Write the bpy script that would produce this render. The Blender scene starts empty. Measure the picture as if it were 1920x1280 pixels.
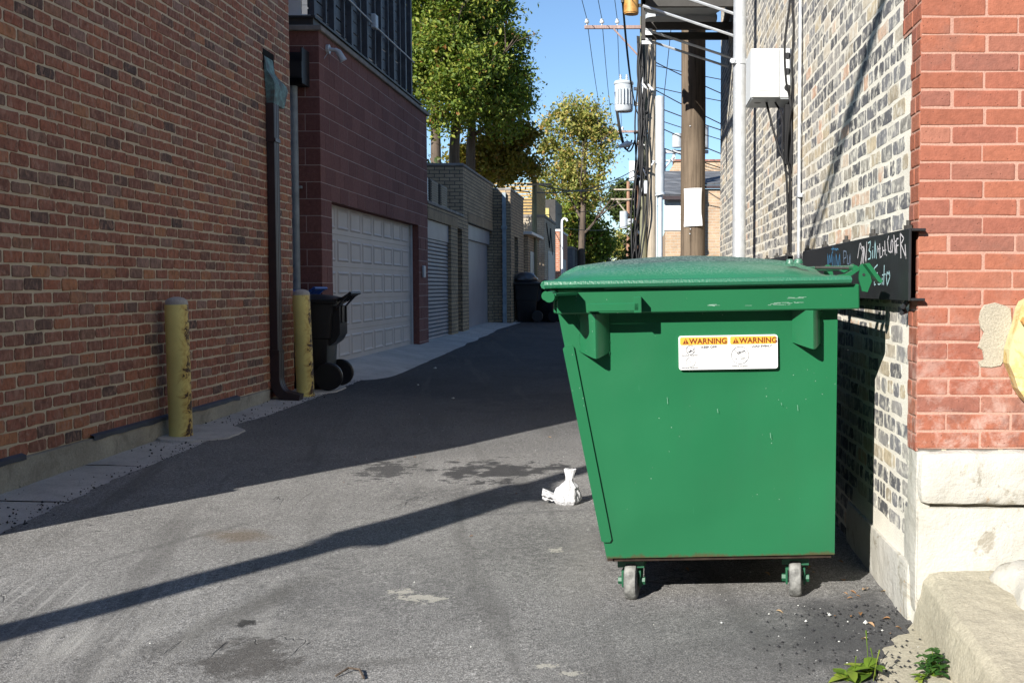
import bpy, math, random
from mathutils import Vector, Matrix, noise as mnoise
R = math.radians
rnd = random.Random(7)
scene = bpy.context.scene
col = scene.collection

# ------------------------------------------------------------------ camera
cam_d = bpy.data.cameras.new('camera'); cam = bpy.data.objects.new('camera', cam_d); col.objects.link(cam)
cam.location = (0, 0, 1.27)
cam.rotation_euler = (R(90 - 2.905), 0, 0)
cam_d.sensor_width = 36; cam_d.lens = 38.06; cam_d.shift_x = -0.1276
cam_d.clip_start = 0.05; cam_d.clip_end = 2000
scene.camera = cam
# ------------------------------------------------------------------ sky, sun, exposure
SUN_AZ, SUN_EL = R(30), R(29.5)          # light travels towards +X (sin) and +Y (cos)
w = bpy.data.worlds.new('World'); scene.world = w; w.use_nodes = True
wn = w.node_tree; bg = wn.nodes['Background']
sky = wn.nodes.new('ShaderNodeTexSky'); sky.sky_type = 'NISHITA'; sky.sun_disc = False
sky.sun_elevation = SUN_EL; sky.sun_rotation = R(180) + SUN_AZ
sky.air_density = 1.0; sky.dust_density = 0.1; sky.ozone_density = 5.0
wn.links.new(sky.outputs[0], bg.inputs[0]); bg.inputs[1].default_value = 0.08
sd = bpy.data.lights.new('sun', 'SUN'); sun = bpy.data.objects.new('sun', sd); col.objects.link(sun)
sd.energy = 5.0; sd.angle = R(0.5); sd.color = (1.0, 0.955, 0.89)
L = Vector((math.sin(SUN_AZ)*math.cos(SUN_EL), math.cos(SUN_AZ)*math.cos(SUN_EL), -math.sin(SUN_EL)))
sun.rotation_euler = L.to_track_quat('-Z', 'Y').to_euler()
sun.location = (-20, -30, 30)
vs = scene.view_settings
vs.view_transform = 'Standard'; vs.look = 'None'; vs.exposure = 1.0; vs.gamma = 1; vs.use_curve_mapping = False

def gz(x, y):
    yy = min(max(y, -5), 50); a = x + 1.4
    c = .04*min(-a, 4) if a < 0 else .018*min(a, 4)
    return .014*(yy - 4.33) + c - .050

# ------------------------------------------------------------------ material helpers
class NB:
    def __init__(s, name, rough=.8, spec=.3, metal=0):
        s.m = bpy.data.materials.new(name); s.m.use_nodes = True; s.nt = s.m.node_tree
        s.b = s.nt.nodes['Principled BSDF']
        s.b.inputs['Roughness'].default_value = rough
        s.b.inputs['Specular IOR Level'].default_value = spec
        s.b.inputs['Metallic'].default_value = metal
        s._c = None
    def n(s, t): return s.nt.nodes.new(t)
    def l(s, a, b): s.nt.links.new(a, b)
    def put(s, sock, v):
        if hasattr(v, 'is_output') or isinstance(v, bpy.types.NodeSocket): s.l(v, sock)
        elif isinstance(v, (tuple, list)) and len(v) == 3 and sock.type == 'RGBA': sock.default_value = (*v, 1)
        else: sock.default_value = v
    def co(s):
        if not s._c: s._c = s.n('ShaderNodeTexCoord').outputs['Object']
        return s._c
    def map(s, scale=(1,1,1), loc=(0,0,0), rot=(0,0,0), vec=None):
        k = s.n('ShaderNodeMapping'); s.l(vec or s.co(), k.inputs[0])
        k.inputs['Location'].default_value = loc; k.inputs['Rotation'].default_value = rot; k.inputs['Scale'].default_value = scale
        return k.outputs[0]
    def noise(s, scale=5, detail=3, rough=.55, vec=None, dist=0, w=None):
        k = s.n('ShaderNodeTexNoise'); s.l(vec or s.co(), k.inputs['Vector'])
        k.inputs['Scale'].default_value = scale; k.inputs['Detail'].default_value = detail
        k.inputs['Roughness'].default_value = rough; k.inputs['Distortion'].default_value = dist
        return k.outputs[0]
    def vor(s, scale=5, feature='F1', out='Distance', vec=None, rand=1):
        k = s.n('ShaderNodeTexVoronoi'); k.feature = feature; s.l(vec or s.co(), k.inputs['Vector'])
        k.inputs['Scale'].default_value = scale; k.inputs['Randomness'].default_value = rand
        return k.outputs[out]
    def ramp(s, fac, stops, interp='LINEAR'):
        k = s.n('ShaderNodeValToRGB'); k.color_ramp.interpolation = interp
        e = k.color_ramp.elements
        while len(e) < len(stops): e.new(.5)
        for i, (p, c) in enumerate(stops):
            e[i].position = p
            e[i].color = (c, c, c, 1) if not isinstance(c, (tuple, list)) else (*c, 1)
        s.put(k.inputs[0], fac); return k.outputs[0]
    def mix(s, fac, a, b, blend='MIX'):
        k = s.n('ShaderNodeMix'); k.data_type = 'RGBA'; k.blend_type = blend
        s.put(k.inputs[0], fac); s.put(k.inputs[6], a); s.put(k.inputs[7], b); return k.outputs[2]
    def math(s, op, a, b=0.0, c=0.0, clamp=False):
        k = s.n('ShaderNodeMath'); k.operation = op; k.use_clamp = clamp
        s.put(k.inputs[0], a); s.put(k.inputs[1], b); s.put(k.inputs[2], c); return k.outputs[0]
    def island(s): return s.n('ShaderNodeNewGeometry').outputs['Random Per Island']
    def sep(s, vec=None):
        k = s.n('ShaderNodeSeparateXYZ'); s.l(vec or s.co(), k.inputs[0]); return k.outputs
    def bump(s, h, strength=.3, dist=.01, prev=None):
        k = s.n('ShaderNodeBump'); k.inputs['Strength'].default_value = strength; k.inputs['Distance'].default_value = dist
        s.put(k.inputs['Height'], h)
        if prev is not None: s.l(prev, k.inputs['Normal'])
        s.l(k.outputs[0], s.b.inputs['Normal']); return k.outputs[0]
    def base(s, c): s.put(s.b.inputs['Base Color'], c); return s
    def rough(s, r): s.put(s.b.inputs['Roughness'], r); return s

def simple(name, c, rough=.7, spec=.3, metal=0, var=.25, scale=6, bump=.15, bscale=40):
    """plain paint / metal / plastic with soft uneven tone and fine bump"""
    nb = NB(name, rough, spec, metal)
    f = nb.noise(scale, 4, .6)
    lo = tuple(v*(1-var) for v in c); hi = tuple(min(1, v*(1+var)) for v in c)
    nb.base(nb.ramp(f, [(.3, lo), (.7, hi)]))
    if bump: nb.bump(nb.noise(bscale, 2), bump, .004)
    return nb.m

# ------------------------------------------------------------------ mesh helpers
class M:
    def __init__(s): s.v = []; s.f = []; s.mi = []
    def add(s, vs_, fs, mi=0):
        b = len(s.v); s.v.extend(vs_)
        for f in fs: s.f.append([b+i for i in f]); s.mi.append(mi)
    def quad(s, a, b, c, d, mi=0): s.add([a, b, c, d], [[0, 1, 2, 3]], mi)
    def box(s, x0, x1, y0, y1, z0, z1, mi=0):
        if x0 > x1: x0, x1 = x1, x0
        if y0 > y1: y0, y1 = y1, y0
        if z0 > z1: z0, z1 = z1, z0
        s.add([(x0,y0,z0),(x1,y0,z0),(x1,y1,z0),(x0,y1,z0),(x0,y0,z1),(x1,y0,z1),(x1,y1,z1),(x0,y1,z1)],
              [[0,3,2,1],[4,5,6,7],[0,1,5,4],[1,2,6,5],[2,3,7,6],[3,0,4,7]], mi)
    def bbox(s, x0, x1, y0, y1, z0, z1, b=.006, mi=0):
        """box with chamfered edges"""
        vs_ = []
        X = (x0, x1); Y = (y0, y1); Z = (z0, z1)
        idx = {}
        for i in (0,1):
            for j in (0,1):
                for k in (0,1):
                    sx, sy, sz = (1,-1)[i], (1,-1)[j], (1,-1)[k]
                    for a in range(3):
                        p = [X[i]+sx*b, Y[j]+sy*b, Z[k]+sz*b]; p[a] = (X[i],Y[j],Z[k])[a]
                        idx[(i,j,k,a)] = len(vs_); vs_.append(tuple(p))
        F = []
        for a in range(3):
            o = [q for q in range(3) if q != a]
            for s_ in (0,1):
                ring = []
                for (p, q) in ((0,0),(1,0),(1,1),(0,1)):
                    t = [0,0,0]; t[a] = s_; t[o[0]] = p; t[o[1]] = q
                    ring.append(idx[(*t, a)])
                F.append(ring)
        for a in range(3):
            o = [q for q in range(3) if q != a]
            for p in (0,1):
                for q in (0,1):
                    t0 = [0,0,0]; t0[o[0]] = p; t0[o[1]] = q; t1 = list(t0); t1[a] = 1
                    F.append([idx[(*t0,o[0])], idx[(*t1,o[0])], idx[(*t1,o[1])], idx[(*t0,o[1])]])
        for i in (0,1):
            for j in (0,1):
                for k in (0,1): F.append([idx[(i,j,k,0)], idx[(i,j,k,1)], idx[(i,j,k,2)]])
        s.add(vs_, F, mi)
    def tube(s, pts, r, n=8, mi=0, cap=True, twist=0):
        pts = [Vector(p) for p in pts]; m = len(pts)
        rs = r if isinstance(r, (list, tuple)) else [r]*m
        rings = []; up = None
        for i, p in enumerate(pts):
            d = (pts[min(i+1, m-1)] - pts[max(i-1, 0)])
            d = d.normalized() if d.length > 1e-9 else Vector((0,0,1))
            if up is None:
                up = Vector((0,0,1)) if abs(d.z) < .9 else Vector((0,1,0))
            a = d.cross(up)
            if a.length < 1e-4: a = d.cross(Vector((1,0,0)))
            a.normalize(); b = a.cross(d).normalized(); up = b
            rings.append([tuple(p + a*(rs[i]*math.cos(2*math.pi*k/n+twist)) + b*(rs[i]*math.sin(2*math.pi*k/n+twist))) for k in range(n)])
        vs_ = [q for rg in rings for q in rg]; F = []
        for i in range(m-1):
            for k in range(n):
                F.append([i*n+k, i*n+(k+1) % n, (i+1)*n+(k+1) % n, (i+1)*n+k])
        if cap: F.append(list(range(n-1, -1, -1))); F.append([(m-1)*n+k for k in range(n)])
        s.add(vs_, F, mi)
    def cyl(s, p0, p1, r0, r1=None, n=20, mi=0): s.tube([p0, p1], [r0, r0 if r1 is None else r1], n, mi)
    def prism(s, poly, axis, a, b, mi=0):
        """extrude 2-D polygon along axis ('x','y','z') from a to b"""
        def P(u, v, t):
            return (t, u, v) if axis == 'x' else (u, t, v) if axis == 'y' else (u, v, t)
        n = len(poly)
        s.add([P(u, v, a) for u, v in poly] + [P(u, v, b) for u, v in poly],
              [list(range(n)), list(range(2*n-1, n-1, -1))] + [[i, (i+1) % n, n+(i+1) % n, n+i] for i in range(n)], mi)
    def lathe(s, prof, c=(0,0,0), n=24, mi=0):
        """prof [(r,z)...] around vertical axis at c"""
        vs_ = []; F = []; m = len(prof)
        for r, z in prof:
            for k in range(n):
                a = 2*math.pi*k/n; vs_.append((c[0]+r*math.cos(a), c[1]+r*math.sin(a), c[2]+z))
        for i in range(m-1):
            for k in range(n): F.append([i*n+k, i*n+(k+1) % n, (i+1)*n+(k+1) % n, (i+1)*n+k])
        F.append(list(range(n-1, -1, -1))); F.append([(m-1)*n+k for k in range(n)])
        s.add(vs_, F, mi)
    def grid(s, fn, nu, nv, mi=0):
        vs_ = [fn(i/nu, j/nv) for j in range(nv+1) for i in range(nu+1)]
        F = [[j*(nu+1)+i, j*(nu+1)+i+1, (j+1)*(nu+1)+i+1, (j+1)*(nu+1)+i] for j in range(nv) for i in range(nu)]
        s.add(vs_, F, mi)
    def xform(s, mat, start=0):
        for i in range(start, len(s.v)): s.v[i] = tuple(mat @ Vector(s.v[i]))

ORG = {}
def tag(o, label=None, cat=None, group=None, kind=None):
    if label: o['label'] = label
    if cat: o['category'] = cat
    if group: o['group'] = group
    if kind: o['kind'] = kind
    return o
def thing(name, label, cat, loc=(0,0,0), rot=(0,0,0), group=None):
    o = bpy.data.objects.new(name, None); col.objects.link(o); o.empty_display_size = .1
    o.location = loc; o.rotation_euler = rot; ORG[o.name] = Vector(loc)
    return tag(o, label, cat, group)
def build(name, m, mats, parent=None, local=False, smooth=False, label=None, cat=None, group=None, kind=None, origin=None, recalc=True):
    """link M as ONE mesh object; world coordinates unless local=True"""
    org = Vector((0,0,0))
    if parent is not None and not local: org = ORG[parent.name]
    if origin is not None: org = Vector(origin)
    me = bpy.data.meshes.new(name)
    me.from_pydata([(v[0]-org.x, v[1]-org.y, v[2]-org.z) for v in m.v], [], m.f)
    if not isinstance(mats, (list, tuple)): mats = [mats]
    for q in mats: me.materials.append(q)
    if len(mats) > 1: me.polygons.foreach_set('material_index', m.mi)
    if recalc:
        import bmesh
        bm = bmesh.new(); bm.from_mesh(me); bmesh.ops.recalc_face_normals(bm, faces=bm.faces); bm.to_mesh(me); bm.free()
    if smooth:
        me.polygons.foreach_set('use_smooth', [True]*len(me.polygons))
        me.set_sharp_from_angle(angle=R(40 if smooth is True else smooth))
    o = bpy.data.objects.new(name, me); col.objects.link(o)
    if parent is not None:
        o.parent = parent; ORG[o.name] = ORG.get(parent.name, Vector((0,0,0)))
    if origin is not None: o.location = origin
    return tag(o, label, cat, group, kind)
def struct(name, m, mats, **k): return build(name, m, mats, kind='structure', **k)
def children(o): return [c for c in bpy.data.objects if c.parent is o]
def copy_tree(o, parent=None):
    c = o.copy(); col.objects.link(c)
    if parent is not None: c.parent = parent
    for ch in children(o): copy_tree(ch, c)
    return c

def brickwall(B, O, U, V, N, u0, u1, v0, v1, bl, bh, j, d, holes=(), header=0, seed=1, jit=.002, keep=None, chip=.006, mort=True, phase=0, mi_b=1, mi_m=0, off=.5):
    """mortar sheet + one small closed mesh per brick"""
    rg = random.Random(seed)
    O = Vector(O); U = Vector(U); V = Vector(V); N = Vector(N)
    def P(u, v, h): return tuple(O + U*u + V*v + N*h)
    if mort:
        us = sorted({u0, u1, *[h[0] for h in holes], *[h[1] for h in holes]}); vv = sorted({v0, v1, *[h[2] for h in holes], *[h[3] for h in holes]})
        us = [q for q in us if u0 <= q <= u1]; vv = [q for q in vv if v0 <= q <= v1]
        for a, b in zip(us, us[1:]):
            for c, e in zip(vv, vv[1:]):
                mu, mv = (a+b)/2, (c+e)/2
                if any(h[0] < mu < h[1] and h[2] < mv < h[3] for h in holes): continue
                if keep and not keep(mu, mv): continue
                B.quad(P(a,c,0), P(b,c,0), P(b,e,0), P(a,e,0), mi_m)
    row = 0; v = v0
    while v < v1 - .015:
        hd = header and row % header == header-1
        L_ = (bl+j)/2 - j if hd else bl
        u = u0 - (off*(L_+j) if row % 2 else 0) - phase - rg.random()*.01
        vb, vt = v + j/2, min(v + bh + j/2, v1)
        while u < u1:
            a, b = u + j/2, u + L_ + j/2
            u += L_ + j + (rg.uniform(-.006, .006) if jit > .001 else 0)
            segs = [(max(a, u0), min(b, u1))]
            for h in holes:
                if vt > h[2]+.01 and vb < h[3]-.01:
                    ns = []
                    for (p, q) in segs:
                        if h[1] <= p or h[0] >= q: ns.append((p, q)); continue
                        if p < h[0]: ns.append((p, h[0]))
                        if q > h[1]: ns.append((h[1], q))
                    segs = ns
            for (p, q) in segs:
                if q - p < .02: continue
                if keep and not keep((p+q)/2, (vb+vt)/2): continue
                J = lambda s=1: rg.uniform(-jit, jit)*s
                p_, q_ = p+J(), q+J(); b_, t_ = vb+J(), vt+J()
                c1 = chip*rg.uniform(.3, 1.3)
                k = min(c1, (q-p)/4, (vt-vb)/4)
                out = [(p_+k, b_+J()), ((p_+q_)/2, b_+J(1.4)), (q_-k, b_+J()), (q_, b_+k), (q_+J(.7), (b_+t_)/2), (q_, t_-k), (q_-k, t_+J()), ((p_+q_)/2, t_+J(1.4)), (p_+k, t_+J()), (p_, t_-k), (p_+J(.7), (b_+t_)/2), (p_, b_+k)]
                cu, cv = (p_+q_)/2, (b_+t_)/2
                e = min(.004, k); su = 1 - 2*e/(q-p); sv = 1 - 2*e/(vt-vb)
                dd = d*rg.uniform(.75, 1.15); tl = rg.uniform(-.012, .012)
                vs_ = [P(x, y, -.001) for x, y in out] + [P(x, y, max(.0006, dd-min(.003, dd*.5)+tl*(x-cu))) for x, y in out] + [P(cu+(x-cu)*su, cv+(y-cv)*sv, dd+tl*(x-cu)) for x, y in out]
                n = 12
                F = [[i, (i+1) % n, n+(i+1) % n, n+i] for i in range(n)] + [[n+i, n+(i+1) % n, 2*n+(i+1) % n, 2*n+i] for i in range(n)] + [list(range(2*n, 3*n))]
                B.add(vs_, F, mi_b)
        v += bh + j; row += 1

def rough_box(B, x0, x1, y0, y1, z0, z1, amp=.012, cell=.06, seed=0, mi=0, round_=.02):
    """closed box with subdivided, noise-displaced, slightly rounded faces"""
    nx = max(2, int((x1-x0)/cell)); ny = max(2, int((y1-y0)/cell)); nz = max(2, int((z1-z0)/cell))
    c = Vector(((x0+x1)/2, (y0+y1)/2, (z0+z1)/2)); h = Vector(((x1-x0)/2, (y1-y0)/2, (z1-z0)/2))
    idx = {}; vs_ = []; F = []
    def vid(i, j, k):
        key = (i, j, k)
        if key not in idx:
            p = Vector((x0+(x1-x0)*i/nx, y0+(y1-y0)*j/ny, z0+(z1-z0)*k/nz))
            q = p - c
            r = Vector([min(max(q[a], -(h[a]-round_)), h[a]-round_) for a in range(3)])
            dlt = q - r
            if dlt.length > 1e-6: dlt = dlt.normalized()*round_
            nrm = dlt.normalized() if dlt.length > 1e-6 else Vector((0,0,0))
            p = c + r + dlt
            nn = mnoise.fractal(p*7 + Vector((seed*3.1, seed, 0)), .9, 2.1, 4)
            p += nrm*amp*nn
            idx[key] = len(vs_); vs_.append(tuple(p))
        return idx[key]
    for i in range(nx):
        for j in range(ny):
            F.append([vid(i,j,0), vid(i,j+1,0), vid(i+1,j+1,0), vid(i+1,j,0)]); F.append([vid(i,j,nz), vid(i+1,j,nz), vid(i+1,j+1,nz), vid(i,j+1,nz)])
    for i in range(nx):
        for k in range(nz):
            F.append([vid(i,0,k), vid(i+1,0,k), vid(i+1,0,k+1), vid(i,0,k+1)]); F.append([vid(i,ny,k), vid(i,ny,k+1), vid(i+1,ny,k+1), vid(i+1,ny,k)])
    for j in range(ny):
        for k in range(nz):
            F.append([vid(0,j,k), vid(0,j,k+1), vid(0,j+1,k+1), vid(0,j+1,k)]); F.append([vid(nx,j,k), vid(nx,j+1,k), vid(nx,j+1,k+1), vid(nx,j,k+1)])
    B.add(vs_, F, mi)

# ------------------------------------------------------------------ materials
def brick_mat(name, stops, fine=(.75, 1.2), rough=.9, wash=None, bump=.5, mottle=None):
    nb = NB(name, rough, .2)
    c = nb.ramp(nb.island(), stops, 'LINEAR')
    sc = nb.ramp(nb.noise(22, 5, .65), [(.3, fine[0]), (.7, fine[1])])
    c = nb.mix(1, c, sc, 'MULTIPLY')
    st = nb.noise(1, 3, .6, vec=nb.map((60, 60, 9)))
    c = nb.mix(nb.ramp(st, [(.55, 0.), (.75, .35)]), c, nb.mix(1, c, (.55, .52, .55), 'MULTIPLY'))
    if mottle:
        g = nb.ramp(nb.noise(1, 4, .65, vec=nb.map((26, 26, 13)), dist=.6), [(.5, 0.), (.66, .8)])
        c = nb.mix(g, c, mottle[0])
        g = nb.ramp(nb.noise(1, 4, .7, vec=nb.map((34, 34, 16), loc=(5,3,2)), dist=.6), [(.56, 0.), (.68, .75)])
        c = nb.mix(g, c, mottle[1])
    if wash:
        col_, lo, hi, sc_ = wash
        c = nb.mix(nb.ramp(nb.noise(sc_, 6, .7, dist=.3), [(lo, 0.), (hi, 1.)]), c, col_)
    nb.base(c)
    h = nb.math('ADD', nb.noise(60, 4, .7), nb.math('MULTIPLY', nb.noise(260, 2, .6), .4))
    nb.bump(h, bump, .006)
    return nb.m
def mortar_mat(name, c, var=.2, bump=.5, stain=None):
    nb = NB(name, .95, .15)
    k = nb.ramp(nb.noise(3, 5, .6), [(.3, tuple(v*(1-var) for v in c)), (.7, tuple(v*(1+var*.6) for v in c))])
    k = nb.mix(1, k, nb.ramp(nb.noise(150, 2, .6), [(.3, .8), (.7, 1.12)]), 'MULTIPLY')
    nb.base(k); nb.bump(nb.noise(110, 4, .7), bump, .006)
    return nb.m
def bricktex_mat(name, c1, c2, mor, bw=.21, rh=.075, ms=.010, bump=.4):
    nb = NB(name, .9, .2); s = nb.sep()
    k = nb.n('ShaderNodeCombineXYZ'); nb.l(nb.math('ADD', s[0], s[1]), k.inputs[0]); nb.l(s[2], k.inputs[1])
    t = nb.n('ShaderNodeTexBrick'); nb.l(k.outputs[0], t.inputs['Vector'])
    t.inputs['Color1'].default_value = (*c1, 1); t.inputs['Color2'].default_value = (*c2, 1); t.inputs['Mortar'].default_value = (*mor, 1)
    t.inputs['Scale'].default_value = 1; t.inputs['Mortar Size'].default_value = ms; t.inputs['Brick Width'].default_value = bw; t.inputs['Row Height'].default_value = rh
    t.inputs['Mortar Smooth'].default_value = .2; t.inputs['Bias'].default_value = 0
    c = nb.mix(1, t.outputs['Color'], nb.ramp(nb.noise(2.2, 5, .65), [(.3, .75), (.7, 1.15)]), 'MULTIPLY')
    c = nb.mix(1, c, nb.ramp(nb.noise(45, 3, .6), [(.3, .85), (.7, 1.12)]), 'MULTIPLY')
    nb.base(c)
    nb.bump(nb.math('SUBTRACT', nb.math('MULTIPLY', nb.noise(70, 3), .3), t.outputs['Fac']), bump, .008)
    return nb.m
def concrete_mat(name, c, var=.25, dirt=.5):
    nb = NB(name, .92, .2)
    k = nb.ramp(nb.noise(1.6, 6, .65), [(.3, tuple(v*(1-var) for v in c)), (.7, tuple(v*(1+var*.5) for v in c))])
    k = nb.mix(1, k, nb.ramp(nb.noise(90, 3, .7), [(.3, .78), (.7, 1.15)]), 'MULTIPLY')
    d = nb.ramp(nb.noise(5, 6, .7, dist=.6), [(.52, 0.), (.72, dirt)])
    k = nb.mix(d, k, tuple(v*.45 for v in c))
    sp = nb.ramp(nb.vor(160), [(.0, 1.), (.16, 0.)])
    k = nb.mix(nb.math('MULTIPLY', sp, .5), k, tuple(v*.3 for v in c))
    nb.base(k); nb.bump(nb.math('SUBTRACT', nb.math('ADD', nb.noise(40, 5, .7), nb.math('MULTIPLY', nb.noise(220, 2), .5)), nb.math('MULTIPLY', sp, .6)), .75, .008)
    return nb.m

MT = {}
MT['lbrick'] = brick_mat('red_brick', [(0, (0.106,0.077,0.070)), (.06, (0.176,0.111,0.090)), (.12, (0.255,0.111,0.078)), (.26, (0.326,0.137,0.092)), (.38, (0.229,0.111,0.085)), (.5, (0.370,0.155,0.095)), (.62, (0.273,0.137,0.105)), (.74, (0.317,0.123,0.082)), (.84, (0.422,0.199,0.105)), (.92, (0.211,0.128,0.100)), (1, (0.290,0.185,0.155))], fine=(.62, 1.25), mottle=((0.370,0.221,0.170), (0.114,0.071,0.058)))
MT['lmortar'] = mortar_mat('tan_mortar', (.56,.48,.365), .15, .3)
MT['rbrick'] = brick_mat('smoke_stained_brick', [(0, (.09,.09,.095)), (.28, (.14,.14,.148)), (.45, (.22,.22,.225)), (.58, (.33,.31,.28)), (.70, (.19,.19,.185)), (.80, (.50,.42,.29)), (.88, (.30,.26,.20)), (.95, (.56,.50,.40)), (1, (.52,.33,.23))],
                           fine=(.7, 1.25), wash=((.60,.57,.49), .49, .62, 15), bump=.35)
MT['rmortar'] = mortar_mat('lime_mortar', (.70,.665,.575), .14, .35)
def red_front():
    nb = NB('painted_red_brick', .75, .3)
    c = nb.ramp(nb.island(), [(0, (.25,.084,.049)), (.3, (.30,.104,.060)), (.55, (.265,.088,.055)), (.75, (.23,.09,.063)), (.9, (.315,.115,.068)), (1, (.28,.125,.088))])
    c = nb.mix(1, c, nb.ramp(nb.noise(30, 5, .65), [(.3, .82), (.7, 1.14)]), 'MULTIPLY')
    c = nb.mix(nb.ramp(nb.noise(4, 6, .7), [(.54, 0.), (.7, .45)]), c, (.17,.09,.07))
    z = nb.sep()[2]
    low = nb.ramp(nb.math('MULTIPLY', z, .5), [(.33, 1.), (.66, 0.)])
    m1 = nb.ramp(nb.noise(9, 7, .72, dist=.4), [(.46, 0.), (.62, .75)])
    c = nb.mix(nb.math('MULTIPLY', low, m1), c, (.46,.33,.28))
    m2 = nb.ramp(nb.noise(6, 7, .7, vec=nb.map(loc=(5, 2, 1))), [(.5, 0.), (.62, .7)])
    c = nb.mix(nb.math('MULTIPLY', low, m2), c, (.12,.055,.045))
    nb.base(c)
    pit = nb.ramp(nb.vor(48), [(0, 0.), (.16, 1.)])
    c2 = nb.mix(nb.math('MULTIPLY', nb.math('SUBTRACT', 1., pit), .6), c, (.09,.045,.035)); nb.base(c2)
    nb.bump(nb.math('ADD', nb.math('MULTIPLY', nb.noise(70, 4, .7), .7), nb.math('MULTIPLY', pit, .5)), .7, .006)
    return nb.m
MT['fbrick'] = red_front()
MT['fmortar'] = mortar_mat('pink_mortar', (.44,.255,.195), .12, .5)
MT['patch'] = mortar_mat('cement_patch', (.40,.36,.28), .2, .8)
MT['cmu'] = brick_mat('maroon_block', [(0, (.145,.064,.058)), (.5, (.17,.075,.066)), (1, (.195,.09,.078))], fine=(.8, 1.2), bump=.9)
MT['cmujoint'] = mortar_mat('block_joint', (.36,.28,.26), .1)
MT['ybrick'] = bricktex_mat('buff_brick', (.40,.30,.19), (.30,.225,.145), (.11,.095,.08))
MT['pbrick'] = bricktex_mat('pale_buff_brick', (.50,.42,.31), (.44,.36,.26), (.30,.27,.22))
MT['obrick'] = bricktex_mat('orange_brick', (.42,.17,.10), (.34,.13,.08), (.45,.36,.28))
MT['tbrick'] = bricktex_mat('tan_brick', (.46,.33,.21), (.38,.26,.17), (.42,.36,.28))
MT['plainred'] = bricktex_mat('plain_red_brick', (.26,.09,.06), (.22,.08,.06), (.33,.27,.2))
MT['plaingrey'] = bricktex_mat('plain_grey_brick', (.14,.13,.12), (.22,.2,.17), (.45,.4,.3))
MT['conc'] = concrete_mat('old_concrete', (.50,.475,.44))
MT['concdark'] = concrete_mat('damp_concrete', (.36,.345,.295), .35, .8)
MT['conclight'] = concrete_mat('worn_step_concrete', (.41,.375,.285), .22, .45)
MT['black'] = simple('black_metal', (.016,.017,.019), .5, .4, 0, .3)
MT['blackplast'] = simple('black_plastic', (.012,.012,.014), .45, .4, 0, .25, bump=.1)
MT['bluep'] = simple('blue_plastic', (.02,.075,.30), .5, .4)
MT['brownmetal'] = simple('brown_metal', (.035,.022,.024), .45, .5)
MT['greypaint'] = simple('grey_paint', (.25,.30,.33), .5, .4)
MT['galv'] = simple('galvanised_steel', (.62,.65,.68), .38, .5, .55, .12, 14)
MT['whitemetal'] = simple('white_enamel', (.66,.68,.68), .4, .4, 0, .06)
MT['greymetal'] = simple('grey_enamel', (.42,.45,.47), .5, .4, 0, .12)
MT['darkmetal'] = simple('dark_steel', (.045,.042,.038), .6, .4, .2)
MT['doorbeige'] = simple('beige_door_paint', (.42,.37,.345), .55, .35, 0, .06, 2, .05)
MT['steeldoor'] = simple('grey_door_paint', (.19,.205,.235), .5, .35, 0, .12, 2, .05)
MT['cap'] = simple('limestone_coping', (.22,.20,.18), .9, .2)
MT['fence'] = simple('charcoal_fence', (.055,.06,.07), .6, .3)
MT['wire'] = simple('cable_sheath', (.012,.012,.013), .6, .3, 0, .2, bump=0)
MT['glass'] = simple('dark_glass', (.03,.035,.04), .1, .6, 0, .2, bump=0)
MT['paper'] = simple('white_paper', (.72,.73,.74), .9, .1, 0, .04, 8, .2, 15)
MT['shingle'] = bricktex_mat('grey_shingle', (.10,.11,.125), (.16,.17,.185), (.05,.05,.055), .3, .14, .006)
MT['siding'] = simple('white_siding', (.62,.62,.6), .6, .3, 0, .05)
MT['lightwood'] = simple('honey_cedar', (.40,.27,.11), .8, .2, 0, .3, 9)
MT['porcelain'] = simple('porcelain', (.55,.55,.52), .3, .5)

def wood_mat(name, c, c2):
    nb = NB(name, .9, .15)
    g = nb.noise(1, 5, .65, vec=nb.map((38, 38, 1.2)))
    k = nb.ramp(g, [(.3, c2), (.5, c), (.72, tuple(v*1.35 for v in c))])
    cr = nb.ramp(nb.noise(1, 4, .7, vec=nb.map((70, 70, 1.6), loc=(3,1,0))), [(.62, 0.), (.68, .85)])
    k = nb.mix(cr, k, tuple(v*.25 for v in c2))
    k = nb.mix(1, k, nb.ramp(nb.noise(2, 4), [(.3, .75), (.7, 1.15)]), 'MULTIPLY')
    nb.base(k); nb.bump(nb.math('SUBTRACT', g, cr), .6, .01); return nb.m
MT['polewood'] = wood_mat('weathered_pole_wood', (.135,.104,.075), (.082,.062,.045))
MT['polepale'] = wood_mat('pale_pole_wood', (.36,.31,.24), (.25,.21,.16))
MT['polegreen'] = wood_mat('mossy_pole_wood', (.20,.20,.13), (.12,.11,.08))
MT['polerust'] = wood_mat('russet_pole_wood', (.30,.17,.11), (.19,.105,.07)); MT['armwood'] = wood_mat('crossarm_wood', (.30,.21,.18), (.20,.14,.12))
MT['bark'] = wood_mat('bark', (.11,.085,.065), (.055,.042,.034))

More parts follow.
